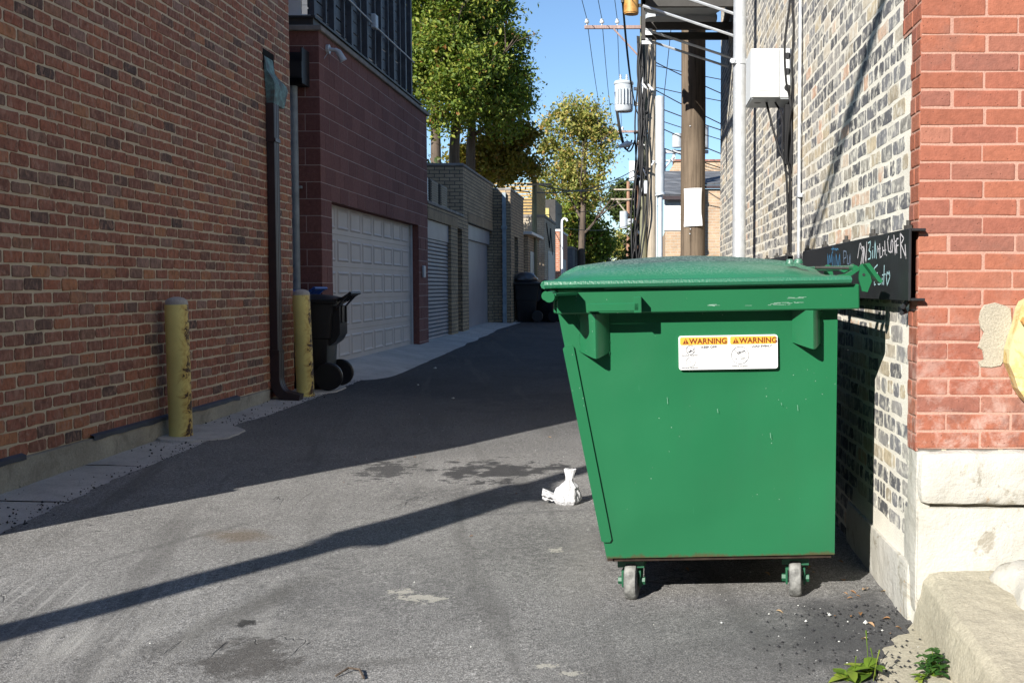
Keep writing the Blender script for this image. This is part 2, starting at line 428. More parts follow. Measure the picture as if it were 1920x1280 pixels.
def rust_mat(name, paint, rust=(.16,.065,.025), lo=.55, hi=.62, sc=8, side=None, rough=.5):
    nb = NB(name, rough, .4)
    f = nb.noise(sc, 7, .7, dist=.5)
    if side is not None:                       # rust gathers on one side of the post
        s = nb.sep(); g = nb.math('MULTIPLY_ADD', s[side[0]], side[1], side[2])
        f = nb.math('ADD', f, g)
    m = nb.ramp(f, [(lo, 0.), (hi, 1.)])
    halo = nb.ramp(f, [(lo-.16, 0.), (lo, .75)])
    p = nb.ramp(nb.noise(2.5, 5, .6), [(.3, tuple(v*.8 for v in paint)), (.7, tuple(v*1.08 for v in paint))])
    c = nb.mix(halo, p, (.42,.25,.05)); c = nb.mix(m, c, nb.ramp(nb.noise(60, 4), [(.3, tuple(v*.3 for v in rust)), (.7, rust)]))
    nb.base(c); nb.bump(nb.math('SUBTRACT', nb.math('MULTIPLY', nb.noise(80, 3), .3), m), .4, .003)
    return nb.m
MT['bollard'] = rust_mat('rusting_yellow_paint', (.78,.67,.23), rust=(.085,.04,.025), lo=.66, hi=.69, sc=11, side=(0, 3.6, -.14))
MT['rusttank'] = rust_mat('rusted_orange_tank', (.55,.24,.09), rust=(.42,.13,.04), lo=.5, hi=.7, sc=5)
MT['yellowpaint'] = rust_mat('chipped_yellow_paint', (.56,.51,.27), rust=(.40,.36,.26), lo=.62, hi=.66, sc=12)
def patina():
    nb = NB('copper_patina', .7, .3)
    c = nb.ramp(nb.noise(9, 5, .65), [(.32, (.09,.075,.07)), (.48, (.10,.17,.17)), (.7, (.20,.36,.34))])
    nb.base(c); nb.bump(nb.noise(30, 3), .3, .005); return nb.m
MT['patina'] = patina()
def stone_mat():
    nb = NB('whitewashed_stone', .9, .2)
    c = nb.ramp(nb.noise(3.5, 6, .65), [(.3, (.36,.345,.295)), (.6, (.45,.435,.39))])
    m = nb.ramp(nb.noise(4.5, 7, .72, dist=.8, vec=nb.map(loc=(2.2, 0, 1.1))), [(.57, 0.), (.63, .75)])
    c = nb.mix(m, c, (.23,.205,.155))
    c = nb.mix(nb.ramp(nb.noise(11, 5, .7, vec=nb.map(loc=(9,4,2))), [(.66, 0.), (.70, .5)]), c, (.42,.27,.14))
    cr = nb.ramp(nb.math('ABSOLUTE', nb.math('SUBTRACT', nb.noise(3, 4, .6, dist=1.2, vec=nb.map((1,1,2.4))), .5)), [(0, 1.), (.0035, 0.)])
    cr = nb.math('MULTIPLY', cr, nb.ramp(nb.noise(2.2, 3, .5, vec=nb.map(loc=(3,8,1))), [(.56, 0.), (.62, 1.)]))
    c = nb.mix(nb.math('MULTIPLY', cr, .6), c, (.10,.09,.07))
    nb.base(c)
    nb.bump(nb.math('SUBTRACT', nb.math('ADD', nb.noise(14, 6, .7), nb.math('MULTIPLY', nb.noise(90, 3), .2)), cr), .55, .02)
    return nb.m
MT['stone'] = stone_mat()

def asphalt():
    nb = NB('patched_asphalt', .9, .25); s = nb.sep()
    big = nb.noise(.55, 5, .6, dist=.4); mid = nb.noise(3.2, 6, .68, dist=.6); fine = nb.noise(170, 3, .75)
    # paler by the alley mouth, darker further in: alley shade put into the colour
    sun_to_shade = nb.ramp(nb.math('MULTIPLY_ADD', nb.math('ADD', nb.math('MULTIPLY', s[1], 1.), nb.math('MULTIPLY', s[0], .25)), .05, nb.math('MULTIPLY', nb.math('SUBTRACT', mid, .5), .18)), [(.36, 1.), (.56, 0.)])
    c = nb.mix(sun_to_shade, (.058,.058,.060), (.205,.200,.190))
    c = nb.mix(1, c, nb.ramp(big, [(.3, .82), (.7, 1.16)]), 'MULTIPLY')
    c = nb.mix(1, c, nb.ramp(mid, [(.3, .86), (.7, 1.1)]), 'MULTIPLY')
    grain = nb.noise(55, 4, .75)
    c = nb.mix(1, c, nb.ramp(grain, [(.33, .62), (.5, 1.), (.66, 1.35)]), 'MULTIPLY')
    c = nb.mix(1, c, nb.ramp(fine, [(.32, .30), (.5, .92), (.70, 2.1)]), 'MULTIPLY')
    # aggregate flecks
    fl = nb.n('ShaderNodeTexVoronoi'); nb.l(nb.co(), fl.inputs['Vector']); fl.inputs['Scale'].default_value = 95
    flc = nb.n('ShaderNodeSeparateColor'); nb.l(fl.outputs['Color'], flc.inputs[0])
    pale = nb.math('MULTIPLY', nb.ramp(fl.outputs['Distance'], [(.25, 1.), (.34, 0.)]), nb.ramp(flc.outputs[0], [(.955, 0.), (.965, 1.)]))
    c = nb.mix(nb.math('MULTIPLY', pale, .8), c, (.42,.40,.36))
    # dusty worn swath bottom left, along the wheel track
    vec = nb.map((1,1,1), rot=(0,0,R(-11)))
    st = nb.noise(1, 5, .65, vec=nb.map((6.5, .55, 1), vec=vec), dist=.5)
    def blob(cx, cy, rx, ry, rot=0, soft=.45, wob=.5, sc=5):
        v = nb.map((1,1,1), loc=(-cx, -cy, 0))
        v = nb.map((1/rx, 1/ry, 0), rot=(0,0,0), vec=nb.map(rot=(0,0,R(rot)), vec=v))
        ln = nb.n('ShaderNodeVectorMath'); ln.operation = 'LENGTH'; nb.l(v, ln.inputs[0])
        q = nb.math('ADD', ln.outputs['Value'], nb.math('MULTIPLY', nb.math('SUBTRACT', nb.noise(sc, 5, .7), .5), wob*2))
        return nb.ramp(q, [(1-soft, 1.), (1, 0.)])
    dust = nb.math('MULTIPLY', blob(-2.0, 3.9, .9, .9, 20, .8, .6, 2), nb.ramp(st, [(.42, .0), (.62, .55)]))
    scuff = nb.math('MULTIPLY', blob(-2.25, 4.3, .75, .9, 0, .6, .6, 3), nb.ramp(nb.noise(1, 5, .7, vec=nb.map((34, 1.1, 1), vec=vec)), [(.54, 0.), (.66, .5)]))
    c = nb.mix(scuff, c, (.44,.43,.40))
    dots = nb.math('MULTIPLY', nb.ramp(nb.noise(38, 2, .5), [(.64, 0.), (.69, .75)]), nb.ramp(nb.noise(1.6, 4, .6, vec=nb.map(loc=(2,6,0))), [(.5, 0.), (.6, 1.)]))
    c = nb.mix(dots, c, (.045,.045,.046))
    c = nb.mix(dust, c, (.36,.35,.32))
    tire = nb.math('MULTIPLY', nb.ramp(nb.noise(1, 4, .6, vec=nb.map((3.2, .28, 1), loc=(1.7,.2,0), vec=vec), dist=.4), [(.54, 0.), (.64, .45)]), nb.ramp(s[1], [(.0, 1.), (1., 1.)]))
    c = nb.mix(tire, c, (.095,.092,.086))
    # oil and water marks
    for b, a, cc in ((blob(-.98, 7.35, .42, .36, 20, .35, 2.6, 6), .85, (.028,.028,.03)), (blob(-1.75, 7.35, .16, .36, 0, .3, 2.6, 11), .75, (.03,.03,.032)),
                     (blob(-2.05, 5.45, .22, .17, 0, .7, .7, 7), .6, (.12,.085,.05)), (blob(-1.42, 3.75, .2, .2, 20, .5, 2.0, 9), .7, (.055,.05,.045)),
                     (blob(-1.25, 4.55, .45, .5, 0, .5, 3.2, 18), .3, (.06,.06,.06)), (blob(-.35, 5.4, .45, .5, 0, .5, 3.4, 22), .35, (.055,.055,.055)),
                     (blob(-1.05, 6.5, .6, .25, 25, .5, 3.2, 16), .35, (.07,.07,.07)), (blob(-.28, 5.0, .16, 1.1, 0, .8, .5, 4), .35, (.24,.23,.21)),
                     (blob(-1.55, 4.15, .045, .05, 0, .4, 2.4, 22), .9, (.02,.02,.02)), (blob(.55, 3.75, 1.15, .75, 0, .8, .5, 4), .5, (.075,.075,.077)), (blob(.85, 3.95, .45, .6, 0, .5, .8, 6), .65, (.04,.04,.042)), (blob(-1.6, 4.3, .10, .85, 16, .7, .55, 4), .55, (.085,.082,.075)), (blob(-.95, 3.7, .45, .07, -12, .7, .7, 6), .45, (.08,.076,.07)), (blob(-2.3, 5.3, .035, .9, 24, .7, .6, 5), .4, (.09,.088,.085)), (blob(-.55, 6.05, .7, .045, -8, .6, .9, 7), .4, (.08,.08,.08))):
        c = nb.mix(nb.math('MULTIPLY', b, a), c, cc)
    # paint crumbs / pale scabs
    for b in (blob(-.92, 4.46, .085, .045, 10, .15, 3.2, 30), blob(-1.02, 4.55, .05, .04, 0, .15, 3.2, 30), blob(-.33, 3.65, .035, .02, 0, .2, 3.0, 45), blob(-.24, 3.58, .035, .02, 0, .2, 3.0, 45), blob(-.42, 5.2, .03, .04, 0, .2, 3.0, 45)):
        c = nb.mix(nb.math('MULTIPLY', b, .75), c, (.42,.40,.34))
    # sealed cracks
    ck = nb.ramp(nb.math('ABSOLUTE', nb.math('SUBTRACT', nb.noise(.9, 4, .55, dist=1.1, vec=nb.map((1.6, .6, 1), rot=(0,0,R(-25)), loc=(4,2,0))), .5)), [(0, 1.), (.004, 0.)])
    ck = nb.math('MULTIPLY', ck, nb.ramp(nb.noise(1.3, 3, .5, vec=nb.map(loc=(7,1,0))), [(.58, 0.), (.66, 1.)]))
    c = nb.mix(nb.math('MULTIPLY', ck, .5), c, (.05,.05,.052))
    nb.base(c)
    h = nb.math('ADD', nb.noise(230, 3, .75), nb.math('MULTIPLY', nb.vor(170), .3))
    h = nb.math('SUBTRACT', h, nb.math('MULTIPLY', ck, 1.5))
    nb.bump(h, .8, .007); return nb.m
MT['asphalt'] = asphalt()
MT['soil'] = concrete_mat('packed_ground', (.07,.068,.065))

def green_paint(name, base=(.0125,.118,.042), rough=.31, weather=0, rustline=True):
    nb = NB(name, rough, .5); s = nb.sep()
    c = nb.ramp(nb.noise(1.4, 4, .55), [(.3, tuple(v*.93 for v in base)), (.7, tuple(v*1.08 for v in base))])
    scr = nb.ramp(nb.noise(1, 3, .7, vec=nb.map((55, 55, 4))), [(.74, 0.), (.77, .5)])
    c = nb.mix(scr, c, (.05,.20,.11))
    chp = nb.math('MULTIPLY', nb.ramp(nb.vor(34), [(.0, 1.), (.045, 1.), (.065, 0.)]), nb.ramp(nb.noise(3, 2), [(.54, 0.), (.58, 1.)]))
    smg = nb.ramp(nb.noise(1, 5, .65, vec=nb.map((3.2, 3.2, 1.1))), [(.5, 0.), (.72, .3)]); c = nb.mix(smg, c, (.02,.085,.045))
    c = nb.mix(nb.math('MULTIPLY', chp, .7), c, (.36,.42,.36))
    if rustline:
        rl = nb.math('ADD', nb.math('MULTIPLY', nb.math('SUBTRACT', nb.noise(14, 6, .7), .5), .07), s[2])
        c = nb.mix(nb.ramp(rl, [(.179, .75), (.192, 0.)]), c, (.07,.035,.018))
    rv = rough
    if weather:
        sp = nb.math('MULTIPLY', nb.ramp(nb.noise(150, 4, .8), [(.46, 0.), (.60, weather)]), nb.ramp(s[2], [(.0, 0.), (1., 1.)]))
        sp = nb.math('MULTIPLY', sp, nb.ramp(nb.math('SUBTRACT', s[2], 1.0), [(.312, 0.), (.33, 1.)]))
        sky_sheen = nb.ramp(nb.noise(1, 4, .6, vec=nb.map((.5, 16, 1)), dist=.3), [(.38, 0.), (.55, .9)])
        sky_sheen = nb.math('MULTIPLY', sky_sheen, nb.ramp(nb.math('SUBTRACT', s[2], 1.0), [(.345, 0.), (.37, 1.)]))
        c = nb.mix(sky_sheen, c, (.04,.056,.058))  # grey streaks on the crest paint in the sky's reflection
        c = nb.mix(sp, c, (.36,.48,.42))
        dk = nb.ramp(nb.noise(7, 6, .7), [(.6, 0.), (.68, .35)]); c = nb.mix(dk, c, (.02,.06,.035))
    nb.base(c)
    nb.bump(nb.math('ADD', nb.math('MULTIPLY', nb.noise(7, 2), .8), nb.math('MULTIPLY', nb.noise(130, 3), .10 if not weather else .7)), (.12 if not weather else .25), .012)
    return nb.m
MT['green'] = green_paint('green_dumpster_paint', (.0118,.112,.044))
MT['greenpart'] = green_paint('green_caster_paint', (.0118,.085,.04), .45, 0, False)
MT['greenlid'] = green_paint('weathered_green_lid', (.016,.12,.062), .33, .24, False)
MT['rustybottom'] = simple('rusty_steel', (.028,.018,.013), .85, .2, 0, .5, 12)
MT['tyre'] = simple('scuffed_grey_rubber', (.15,.15,.14), .9, .2, 0, .7, 30, .5, 60)
MT['signwhite'] = simple('sticker_white', (.62,.62,.61), .4, .4, 0, .02, 5, 0)
MT['signorange'] = simple('sticker_amber', (.72,.34,.045), .4, .4, 0, .04, 5, 0)
MT['signbrown'] = simple('sticker_brown', (.13,.03,.008), .5, .3, 0, .05, 5, 0)
MT['signink'] = simple('sticker_ink', (.06,.06,.065), .5, .3, 0, .05, 5, 0)
MT['signfaint'] = simple('sticker_faded_print', (.50,.52,.53), .5, .3, 0, .02, 5, 0)
def chalk(name, c): return simple(name, c, .7, .3, 0, .15, 40, 0)
MT['tagwhite'] = chalk('white_marker', (.60,.57,.58)); MT['tagaqua'] = chalk('aqua_marker', (.38,.58,.60))
MT['tagblue'] = chalk('blue_marker', (.06,.20,.36)); MT['tagslate'] = chalk('slate_marker', (.15,.20,.28))
def bag_mat():
    nb = NB('thin_white_plastic', .35, .5); nb.base((.58,.58,.59)); nb.bump(nb.noise(38, 5, .65, dist=2.0), .7, .02)
    nb.b.inputs['Subsurface Weight'].default_value = .15; nb.b.inputs['Subsurface Radius'].default_value = (.02,.02,.02); return nb.m
MT['bag'] = bag_mat()
def leaf_mat(name, stops, trans=.35):
    nb = NB(name, .55, .3)
    c = nb.ramp(nb.island(), stops); nb.base(c)
    t = nb.n('ShaderNodeBsdfTranslucent'); nb.l(nb.mix(1, c, (1.0, 1.15, .55), 'MULTIPLY'), t.inputs[0])
    mx = nb.n('ShaderNodeMixShader'); mx.inputs[0].default_value = trans
    nb.l(nb.b.outputs[0], mx.inputs[1]); nb.l(t.outputs[0], mx.inputs[2])
    nb.l(mx.outputs[0], nb.nt.nodes['Material Output'].inputs[0]); return nb.m
MT['leafgreen'] = leaf_mat('green_leaves', [(0, (.07,.115,.018)), (.35, (.125,.185,.026)), (.7, (.22,.27,.04)), (.94, (.33,.34,.06)), (.97, (.22,.13,.03)), (1, (.26,.09,.04))])
MT['leaforange'] = leaf_mat('autumn_leaves', [(0, (.11,.11,.018)), (.4, (.20,.165,.022)), (.7, (.29,.20,.026)), (.9, (.17,.19,.025)), (1, (.32,.13,.04))])
MT['leafyellow'] = leaf_mat('yellowing_leaves', [(0, (.11,.15,.03)), (.35, (.21,.23,.05)), (.65, (.36,.33,.085)), (.88, (.46,.38,.12)), (1, (.40,.22,.07))])
MT['leafdark'] = leaf_mat('deep_green_leaves', [(0, (.03,.05,.012)), (.6, (.06,.09,.02)), (1, (.11,.13,.03))])
MT['weedleaf'] = leaf_mat('weed_leaves', [(0, (.07,.13,.015)), (.6, (.13,.21,.02)), (1, (.22,.27,.04))], .3)
MT['cloverleaf'] = leaf_mat('clover_leaves', [(0, (.02,.065,.012)), (.6, (.035,.10,.018)), (1, (.07,.15,.03))], .3)
MT['deadleaf'] = leaf_mat('dead_leaves', [(0, (.20,.10,.04)), (.5, (.32,.17,.08)), (1, (.42,.30,.18))], .15)
MT['pebble'] = simple('asphalt_crumb', (.03,.03,.032), .95, .2)
MT['litter'] = simple('pale_litter', (.5,.5,.47), .9, .2)

# ------------------------------------------------------------------ ground, road, pavement
B = M(); xs = [-420, -5.4, -1.4, 2.6, 420]; ys = [-420, -5, 50, 900]
for a, b in zip(xs, xs[1:]):
    for c, d in zip(ys, ys[1:]):
        B.quad((a,c,gz(a,c)-.05), (b,c,gz(b,c)-.05), (b,d,gz(b,d)-.05), (a,d,gz(a,d)-.05))
struct('ground', B, MT['soil'], recalc=False)
EDGE = [(-6,-3.2),(4,-3.19),(5.32,-3.192),(5.75,-3.218),(6.19,-3.253),(6.65,-3.299),(7.21,-3.295),(8.06,-3.313),(8.75,-3.40),(9.2,-3.42),(9.67,-3.359),(11.4,-3.344),(12.59,-3.347),(13.7,-3.378),(16.57,-3.296),(18.9,-3.266),(21.8,-3.30),(25,-3.2),(29.6,-3.03),(40,-2.9),(62,-2.9)]
def edge(y):
    for (a, p), (b, q) in zip(EDGE, EDGE[1:]):
        if a <= y <= b: return p + (q-p)*(y-a)/(b-a)
    return EDGE[-1][1]
def redge(y):
    if y < 3.3: return .72
    if y < 4.12: return [.735,.76,.80,.845,.905,.985,1.03][min(6, int((y-3.3)/.12))]
    return 1.03
B = M(); y = -4.0; rows = []
while y < 62:
    el = edge(y) + .022*mnoise.noise((y*6, 0, 1)) + .02*mnoise.noise((y*23, 3, 1)); er = redge(y) + .02*mnoise.noise((y*17, 8, 1))
    if y > 15.5: er = 4.5
    rows.append([(el, y, gz(el,y)-.045)] + [(q, y, gz(q,y)+.013+.004*mnoise.noise((q*1.3, y*1.3, 4))) for q in (el+.004, el+.03, -2.9, -2.3, -1.9, -1.4, -.8, -.2, .3, .6, er-.03, er-.004)] + [(er, y, gz(er,y)-.045)])
    y += .03 if y < 10 else .08 if y < 16 else .5
for a, b in zip(rows, rows[1:]):
    for i in range(len(a)-1): B.quad(a[i], a[i+1], b[i+1], b[i])
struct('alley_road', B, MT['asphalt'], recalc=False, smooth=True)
# concrete strip under the left wall, cast in slabs
B = M(); js = [-4,-2,0,1.6,3.2,4.75,6.05,7.15,8.4,9.75,11.2,12.62]
for k, (a, b) in enumerate(zip(js, js[1:])):
    dz = .006*mnoise.noise((k*3.3, 1, 1))
    def f(u, v, a=a, b=b, dz=dz, k=k):
        x = -4.6 + 1.75*u; y = a + .007 + (b-a-.014)*v + .02*math.sin(x*7+k)*(1 if 0 < v < 1 else .8)
        return (x, y, gz(x, y) + .006 + dz + .004*mnoise.noise((x*4, y*4, 2)))
    B.grid(f, 12, 10)
struct('pavement', B, MT['conc'], recalc=False)
B = M()
def apron(u, v):
    y = 12.63 + 18.6*v; x = -4.05 + 1.3*u
    up = max(0, .305 + .008*max(0, y-18) - gz(-3.88, y))
    t = min(1, max(0, (-3.05 - x)/.75))*min(1, max(0, (y-12.7)/1.1))
    return (x, y, gz(x, y) + .006 + up*t)
B.grid(apron, 14, 60)
struct('garage_apron', B, MT['conc'], recalc=False, smooth=True)
# small concrete pad round the near bollard, rougher and paler
B = M()
for (cx, cy, rx, ry) in ((-3.53, 8.55, .33, .42), (-3.55, 11.75, .28, .45)):
    n = 26; rim = [(cx + rx*(1+.14*mnoise.noise((k, cx, 1)))*math.cos(2*math.pi*k/n), cy + ry*(1+.14*mnoise.noise((k, 4, cy)))*math.sin(2*math.pi*k/n)) for k in range(n)]
    top = [(x, y, gz(x, y)+.024) for x, y in rim]; bot = [(cx+(x-cx)*1.05, cy+(y-cy)*1.05, gz(x, y)-.02) for x, y in rim]
    B.add(top+bot, [list(range(n))] + [[i, n+i, n+(i+1) % n, (i+1) % n] for i in range(n)])
struct('concrete_footing', B, MT['conc'])
# pad in the lower right corner
B = M()
pl = [(.735,3.0),(.735,3.3),(.76,3.45),(.80,3.6),(.84,3.75),(.90,3.86),(.975,3.95),(1.03,4.05),(1.06,4.1),(3,4.1),(3,-1),(.7,-1)]
B.add([(x, y, gz(x,y)+.011) for x, y in pl] + [(x, y, -.1) for x, y in pl], [list(range(len(pl)))] + [[i, (i+1) % len(pl), len(pl)+(i+1) % len(pl), len(pl)+i] for i in range(len(pl))])
struct('street_pavement', B, MT['conclight'])

# ------------------------------------------------------------------ left brick building
XL = -3.73
lb = thing('brick_building', 'red brick building with tan mortar standing in shade on the near left of the alley', 'building', (XL, 4.42, 0))
B = M()
brickwall(B, (XL,0,0), (0,1,0), (0,0,1), (1,0,0), 4.42, 11.56, .25, 4.75, .195, .0675, .0150, .006, header=0, seed=3, jit=.0032, chip=.011)
B.box(-9, XL-.004, 4.42, 11.56, -.3, 4.745, 2); B.box(-9, XL+.006, 4.42, 11.56, 4.75, 6.0, 2); B.box(-9, XL+.03, 4.40, 11.62, 6.0, 6.12, 0)
build('wall', B, [MT['lmortar'], MT['lbrick'], MT['plainred']], lb, recalc=False)
B = M()
B.grid(lambda u, v: (XL+.028+.006*mnoise.noise((u*40, v*2, 5)), 4.42+6.3*u, -.1+.345*v), 90, 6)
B.grid(lambda u, v: (XL-.01+.038*v, 4.42+6.3*u, .249-.004*v), 40, 1)
build('foundation', B, MT['concdark'], lb, recalc=False, smooth=True)
flm = simple('torn_flashing', (.05,.06,.085), .6, .3)
for (a, b, s) in ((4.42, 6.45, 1), (7.25, 9.9, 2)):
    B = M(); n = 30
    for i in range(n):
        y0 = a+(b-a)*i/n; y1 = a+(b-a)*(i+1)/n
        h0 = .018+.012*mnoise.noise((y0*5, s, 0)); h1 = .018+.012*mnoise.noise((y1*5, s, 0))
        x0 = XL+.036+.006*mnoise.noise((y0*3, s, 7)); x1 = XL+.036+.006*mnoise.noise((y1*3, s, 7))
        B.quad((x0,y0,.252-h0),(x1,y1,.252-h1),(x1,y1,.262),(x0,y0,.262)); B.quad((x0,y0,.262),(x1,y1,.262),(XL+.004,y1,.275),(XL+.004,y0,.275))
    build('flashing', B, flm, lb, recalc=False)
B = M(); B.box(XL-.05, XL+.045, 4.375, 4.43, -.1, 1.42); build('base_course', B, MT['conc'], lb)
B = M(); B.box(XL-.003, XL+.0105, 10.74, 11.05, 3.40, 3.60); build('scupper_shade_panel', B, simple('recess_shade', (.012,.011,.01), .9, .1), lb)  # solid dark panel painted as the scupper's shaded hole

# downspout with copper head
ds = thing('downspout', 'dark brown ribbed downspout with green copper head on the left brick wall', 'downspout', (XL+.05, 11.0, .2))
B = M()
# sheet tongue out of the opening, then the box head
def ring(y0, y1, x, z): return [(XL+.012, y0, z), (x, y0, z), (x, y1, z), (XL+.012, y1, z)]
rg = [ring(10.75,11.0,XL+.016,3.53), ring(10.76,11.0,XL+.035,3.40), ring(10.76,11.02,XL+.06,3.36), ring(10.77,11.16,XL+.095,3.30), ring(10.78,11.18,XL+.105,3.255), ring(10.80,11.10,XL+.09,3.07)]
vs_ = [p for r in rg for p in r]; F = [[0,1,2,3]]
for i in range(len(rg)-1):
    for k in range(4): F.append([i*4+k, i*4+(k+1) % 4, i*4+4+(k+1) % 4, i*4+4+k])
F.append([len(vs_)-4+k for k in (3,2,1,0)])
B.add(vs_, F); build('conductor_head', B, MT['patina'], ds, smooth=25)
B = M()
def spout_sec(cx, cy, z, w_, d_): 
    pts = []
    n = 6
    for k in range(n): pts.append((cx+d_/2+(.006 if k % 2 else 0), cy-w_/2+w_*k/(n-1), z))
    return [(cx-d_/2, cy-w_/2, z)] + pts + [(cx-d_/2, cy+w_/2, z)]
def spout(B, secs):
    n = len(secs[0]); vs_ = [p for s_ in secs for p in s_]; F = []
    for i in range(len(secs)-1):
        for k in range(n): F.append([i*n+k, i*n+(k+1) % n, (i+1)*n+(k+1) % n, (i+1)*n+k])
    F.append(list(range(n))); F.append([len(vs_)-1-k for k in range(n)]); B.add(vs_, F)
spout(B, [spout_sec(XL+.047, 10.86, z, .135, .08) for z in (3.08, 2.72)]); spout(B, [spout_sec(XL+.047, 10.86, z, .127, .075) for z in (2.74, .62)])
for z in (2.70, .60): B.box(XL+.006, XL+.102, 10.785, 10.935, z, z+.035)
build('pipe', B, MT['brownmetal'], ds)
B = M()
S = []
for k in range(7):
    a = k/6*R(78); cx = XL+.047 + .14*(1-math.cos(a)); cz = .36 - .20*math.sin(a)
    sec = spout_sec(0, 10.86, 0, .13, .10)
    S.append([(cx + p[0]*math.cos(a), p[1], cz + p[0]*math.sin(a)) for p in sec])
S = [[(p[0], p[1], p[2]) for p in spout_sec(XL+.047, 10.86, .62, .13, .10)]] + S
e = S[-1]; S.append([(p[0]+.13, p[1], p[2]-.03) for p in e])
spout(B, S); build('elbow', B, MT['brownmetal'], ds)

# bollards
def bollard(x, y, h, r, label, lean, grp='yellow bollards guarding the left wall'):
    z = gz(x, y)+.015
    t = thing('bollard', label, 'bollard', (x, y, z), (R(lean[0]), R(lean[1]), 0), grp)
    B = M(); n = 28
    B.lathe([(r*1.02, -.05), (r*1.02, .012), (r, .03)] + [(r, .03+(h-.05)*k/8) for k in range(1, 9)] + [(r*.97, h-.012)], n=n)
    build('post', B, MT['bollard'], t, local=True, smooth=True)
    B = M(); B.lathe([(r*.96, h-.03), (r*.985, h-.005), (r*.9, h+.02), (r*.66, h+.036), (r*.3, h+.045), (.01, h+.047)], n=n)
    build('concrete_cap', B, MT['conc'], t, local=True, smooth=True)
bollard(-3.585, 8.36, 1.035, .086, 'nearer yellow bollard with rust streaks down its right side, in front of the brick wall', (0, -.8))
bollard(-3.50, 11.2, 1.05, .088, 'farther yellow bollard beside the black trash cart, flaked with dark chips', (0, -1.6))

# ------------------------------------------------------------------ wheeled trash carts
def cart(label, loc, rz, bodym, lidm, h=1.08, bag=False, grp=None):
    t = thing('trash_cart', label, 'trash cart', loc, (0, 0, R(rz)), grp)
    B = M()
    # local +x is the handle / wheel side
    secs = [(.0, .20, .20, .10), (.05, .24, .23, 0), (.55, .265, .26, 0), (.56, .285, .275, 0), (h-.24, .30, .285, 0), (h-.10, .325, .30, 0), (h-.09, .345, .315, 0), (h-.05, .345, .315, 0)]
    vs_ = []; F = []; n = 16
    for z, hx, hy, o in secs:
        for (sx, sy) in ((1,-1),(1,1),(-1,1),(-1,-1)):
            c = .05
            q = [(sx*hx, sy*(hy-c)), (sx*(hx-c*.3), sy*(hy-c*.3)), (sx*(hx-c), sy*hy)]
            if sx*sy > 0: q = q
            else: q = q
            pts = q if (sx, sy) in ((1,1),(-1,-1)) else q[::-1]
            vs_ += [(px_, py_, z) for px_, py_ in pts]
    n = 12
    for i in range(len(secs)-1):
        for k in range(n): F.append([i*n+k, i*n+(k+1) % n, (i+1)*n+(k+1) % n, (i+1)*n+k])
    F.append(list(range(n-1,-1,-1))); F.append([len(vs_)-n+k for k in range(n)])
    B.add(vs_, F)
    # stepped pocket behind the handle and two ribs
    B.prism([(.26,h-.55),(.33,h-.50),(.375,h-.42),(.375,h-.12),(.26,h-.10)], 'y', -.20, .20)
    for yy in (-.11, .11): B.box(.36, .392, yy-.02, yy+.02, h-.30, h-.12)
    build('body', B, bodym, t, local=True, smooth=30)
    B = M()
    def lid(u, v):
        x = -.37+.76*u; y = -.335+.67*v
        return (x, y, h-.045 + .055*(1-abs(2*u-1)**3)*(1-abs(2*v-1)**3) + (.02*(u > .93)))
    B.grid(lid, 12, 12); B.box(-.37, .37, -.335, .335, h-.075, h-.046)
    build('lid', B, lidm, t, local=True, smooth=30)
    B = M()
    for yy in (-.24, -.08, .08, .24): B.tube([(.33, yy, h-.08), (.42, yy, h-.03), (.50, yy, h+.02)], .016, 6)
    B.tube([(.50, -.27, h+.02), (.50, .27, h+.02)], .018, 8)
    B.prism([(.33,h-.14),(.35,h-.14),(.48,h),(.46,h+.005)], 'y', -.26, -.22); B.prism([(.33,h-.14),(.35,h-.14),(.48,h),(.46,h+.005)], 'y', .22, .26)
    build('handle', B, bodym, t, local=True, smooth=30)
    for yy in (-.30, .30):
        B = M()
        s = 1 if yy > 0 else -1
        y0 = yy - .035; 
        k0 = len(B.v)
        B.lathe([(.03, 0), (.135, 0), (.15, .012), (.15, .055), (.135, .068), (.10, .06), (.09, .05), (.03, .05)], n=28)
        B.xform(Matrix.Translation((.27, y0, .15)) @ Matrix.Rotation(R(-90), 4, 'X'), k0)
        wl = build('wheel', B, MT['blackplast'], t, local=True, smooth=30)
    if bag:
        B = M()
        def bg_(u, v):
            a = 2*math.pi*u; p = math.pi*v
            r = .30*(1+.25*mnoise.noise((math.cos(a)*2, math.sin(a)*2, v*4)))
            return (r*math.sin(p)*math.cos(a), r*.8*math.sin(p)*math.sin(a), h+.08+.16*math.cos(p))
        B.grid(bg_, 20, 12); o = build('trash_bag', B, simple('grey_bag_film', (.05,.05,.055), .3, .6), None, local=True, smooth=True)
        o.location = loc; o.rotation_euler = (0, 0, R(rz)); tag(o, 'dark plastic rubbish bag bulging from the farther black cart', 'rubbish bag')
    return t
cart('black wheeled trash cart with its handle to the alley, behind the farther bollard', (-3.66, 11.86, gz(-3.66,11.86)+.01), 4, MT['blackplast'], MT['blackplast'], 1.02, grp='wheeled carts along the left wall')
cart('blue wheeled recycling cart mostly hidden behind the farther bollard', (-4.16, 12.28, gz(-4.1,12.3)+.01), 2, MT['bluep'], MT['bluep'], 1.05, grp='wheeled carts along the left wall')
cart('overfilled black trash cart far down the left side, bags under its lid', (-3.02, 28.0, gz(-3.0,28)+.01), 10, MT['blackplast'], MT['blackplast'], 1.05, bag=True, grp='wheeled carts along the left wall')
cart('closed black trash cart far down the left side, nearest the road', (-2.55, 28.5, gz(-2.5,28.5)+.01), -8, MT['blackplast'], MT['blackplast'], 1.0, grp='wheeled carts along the left wall')

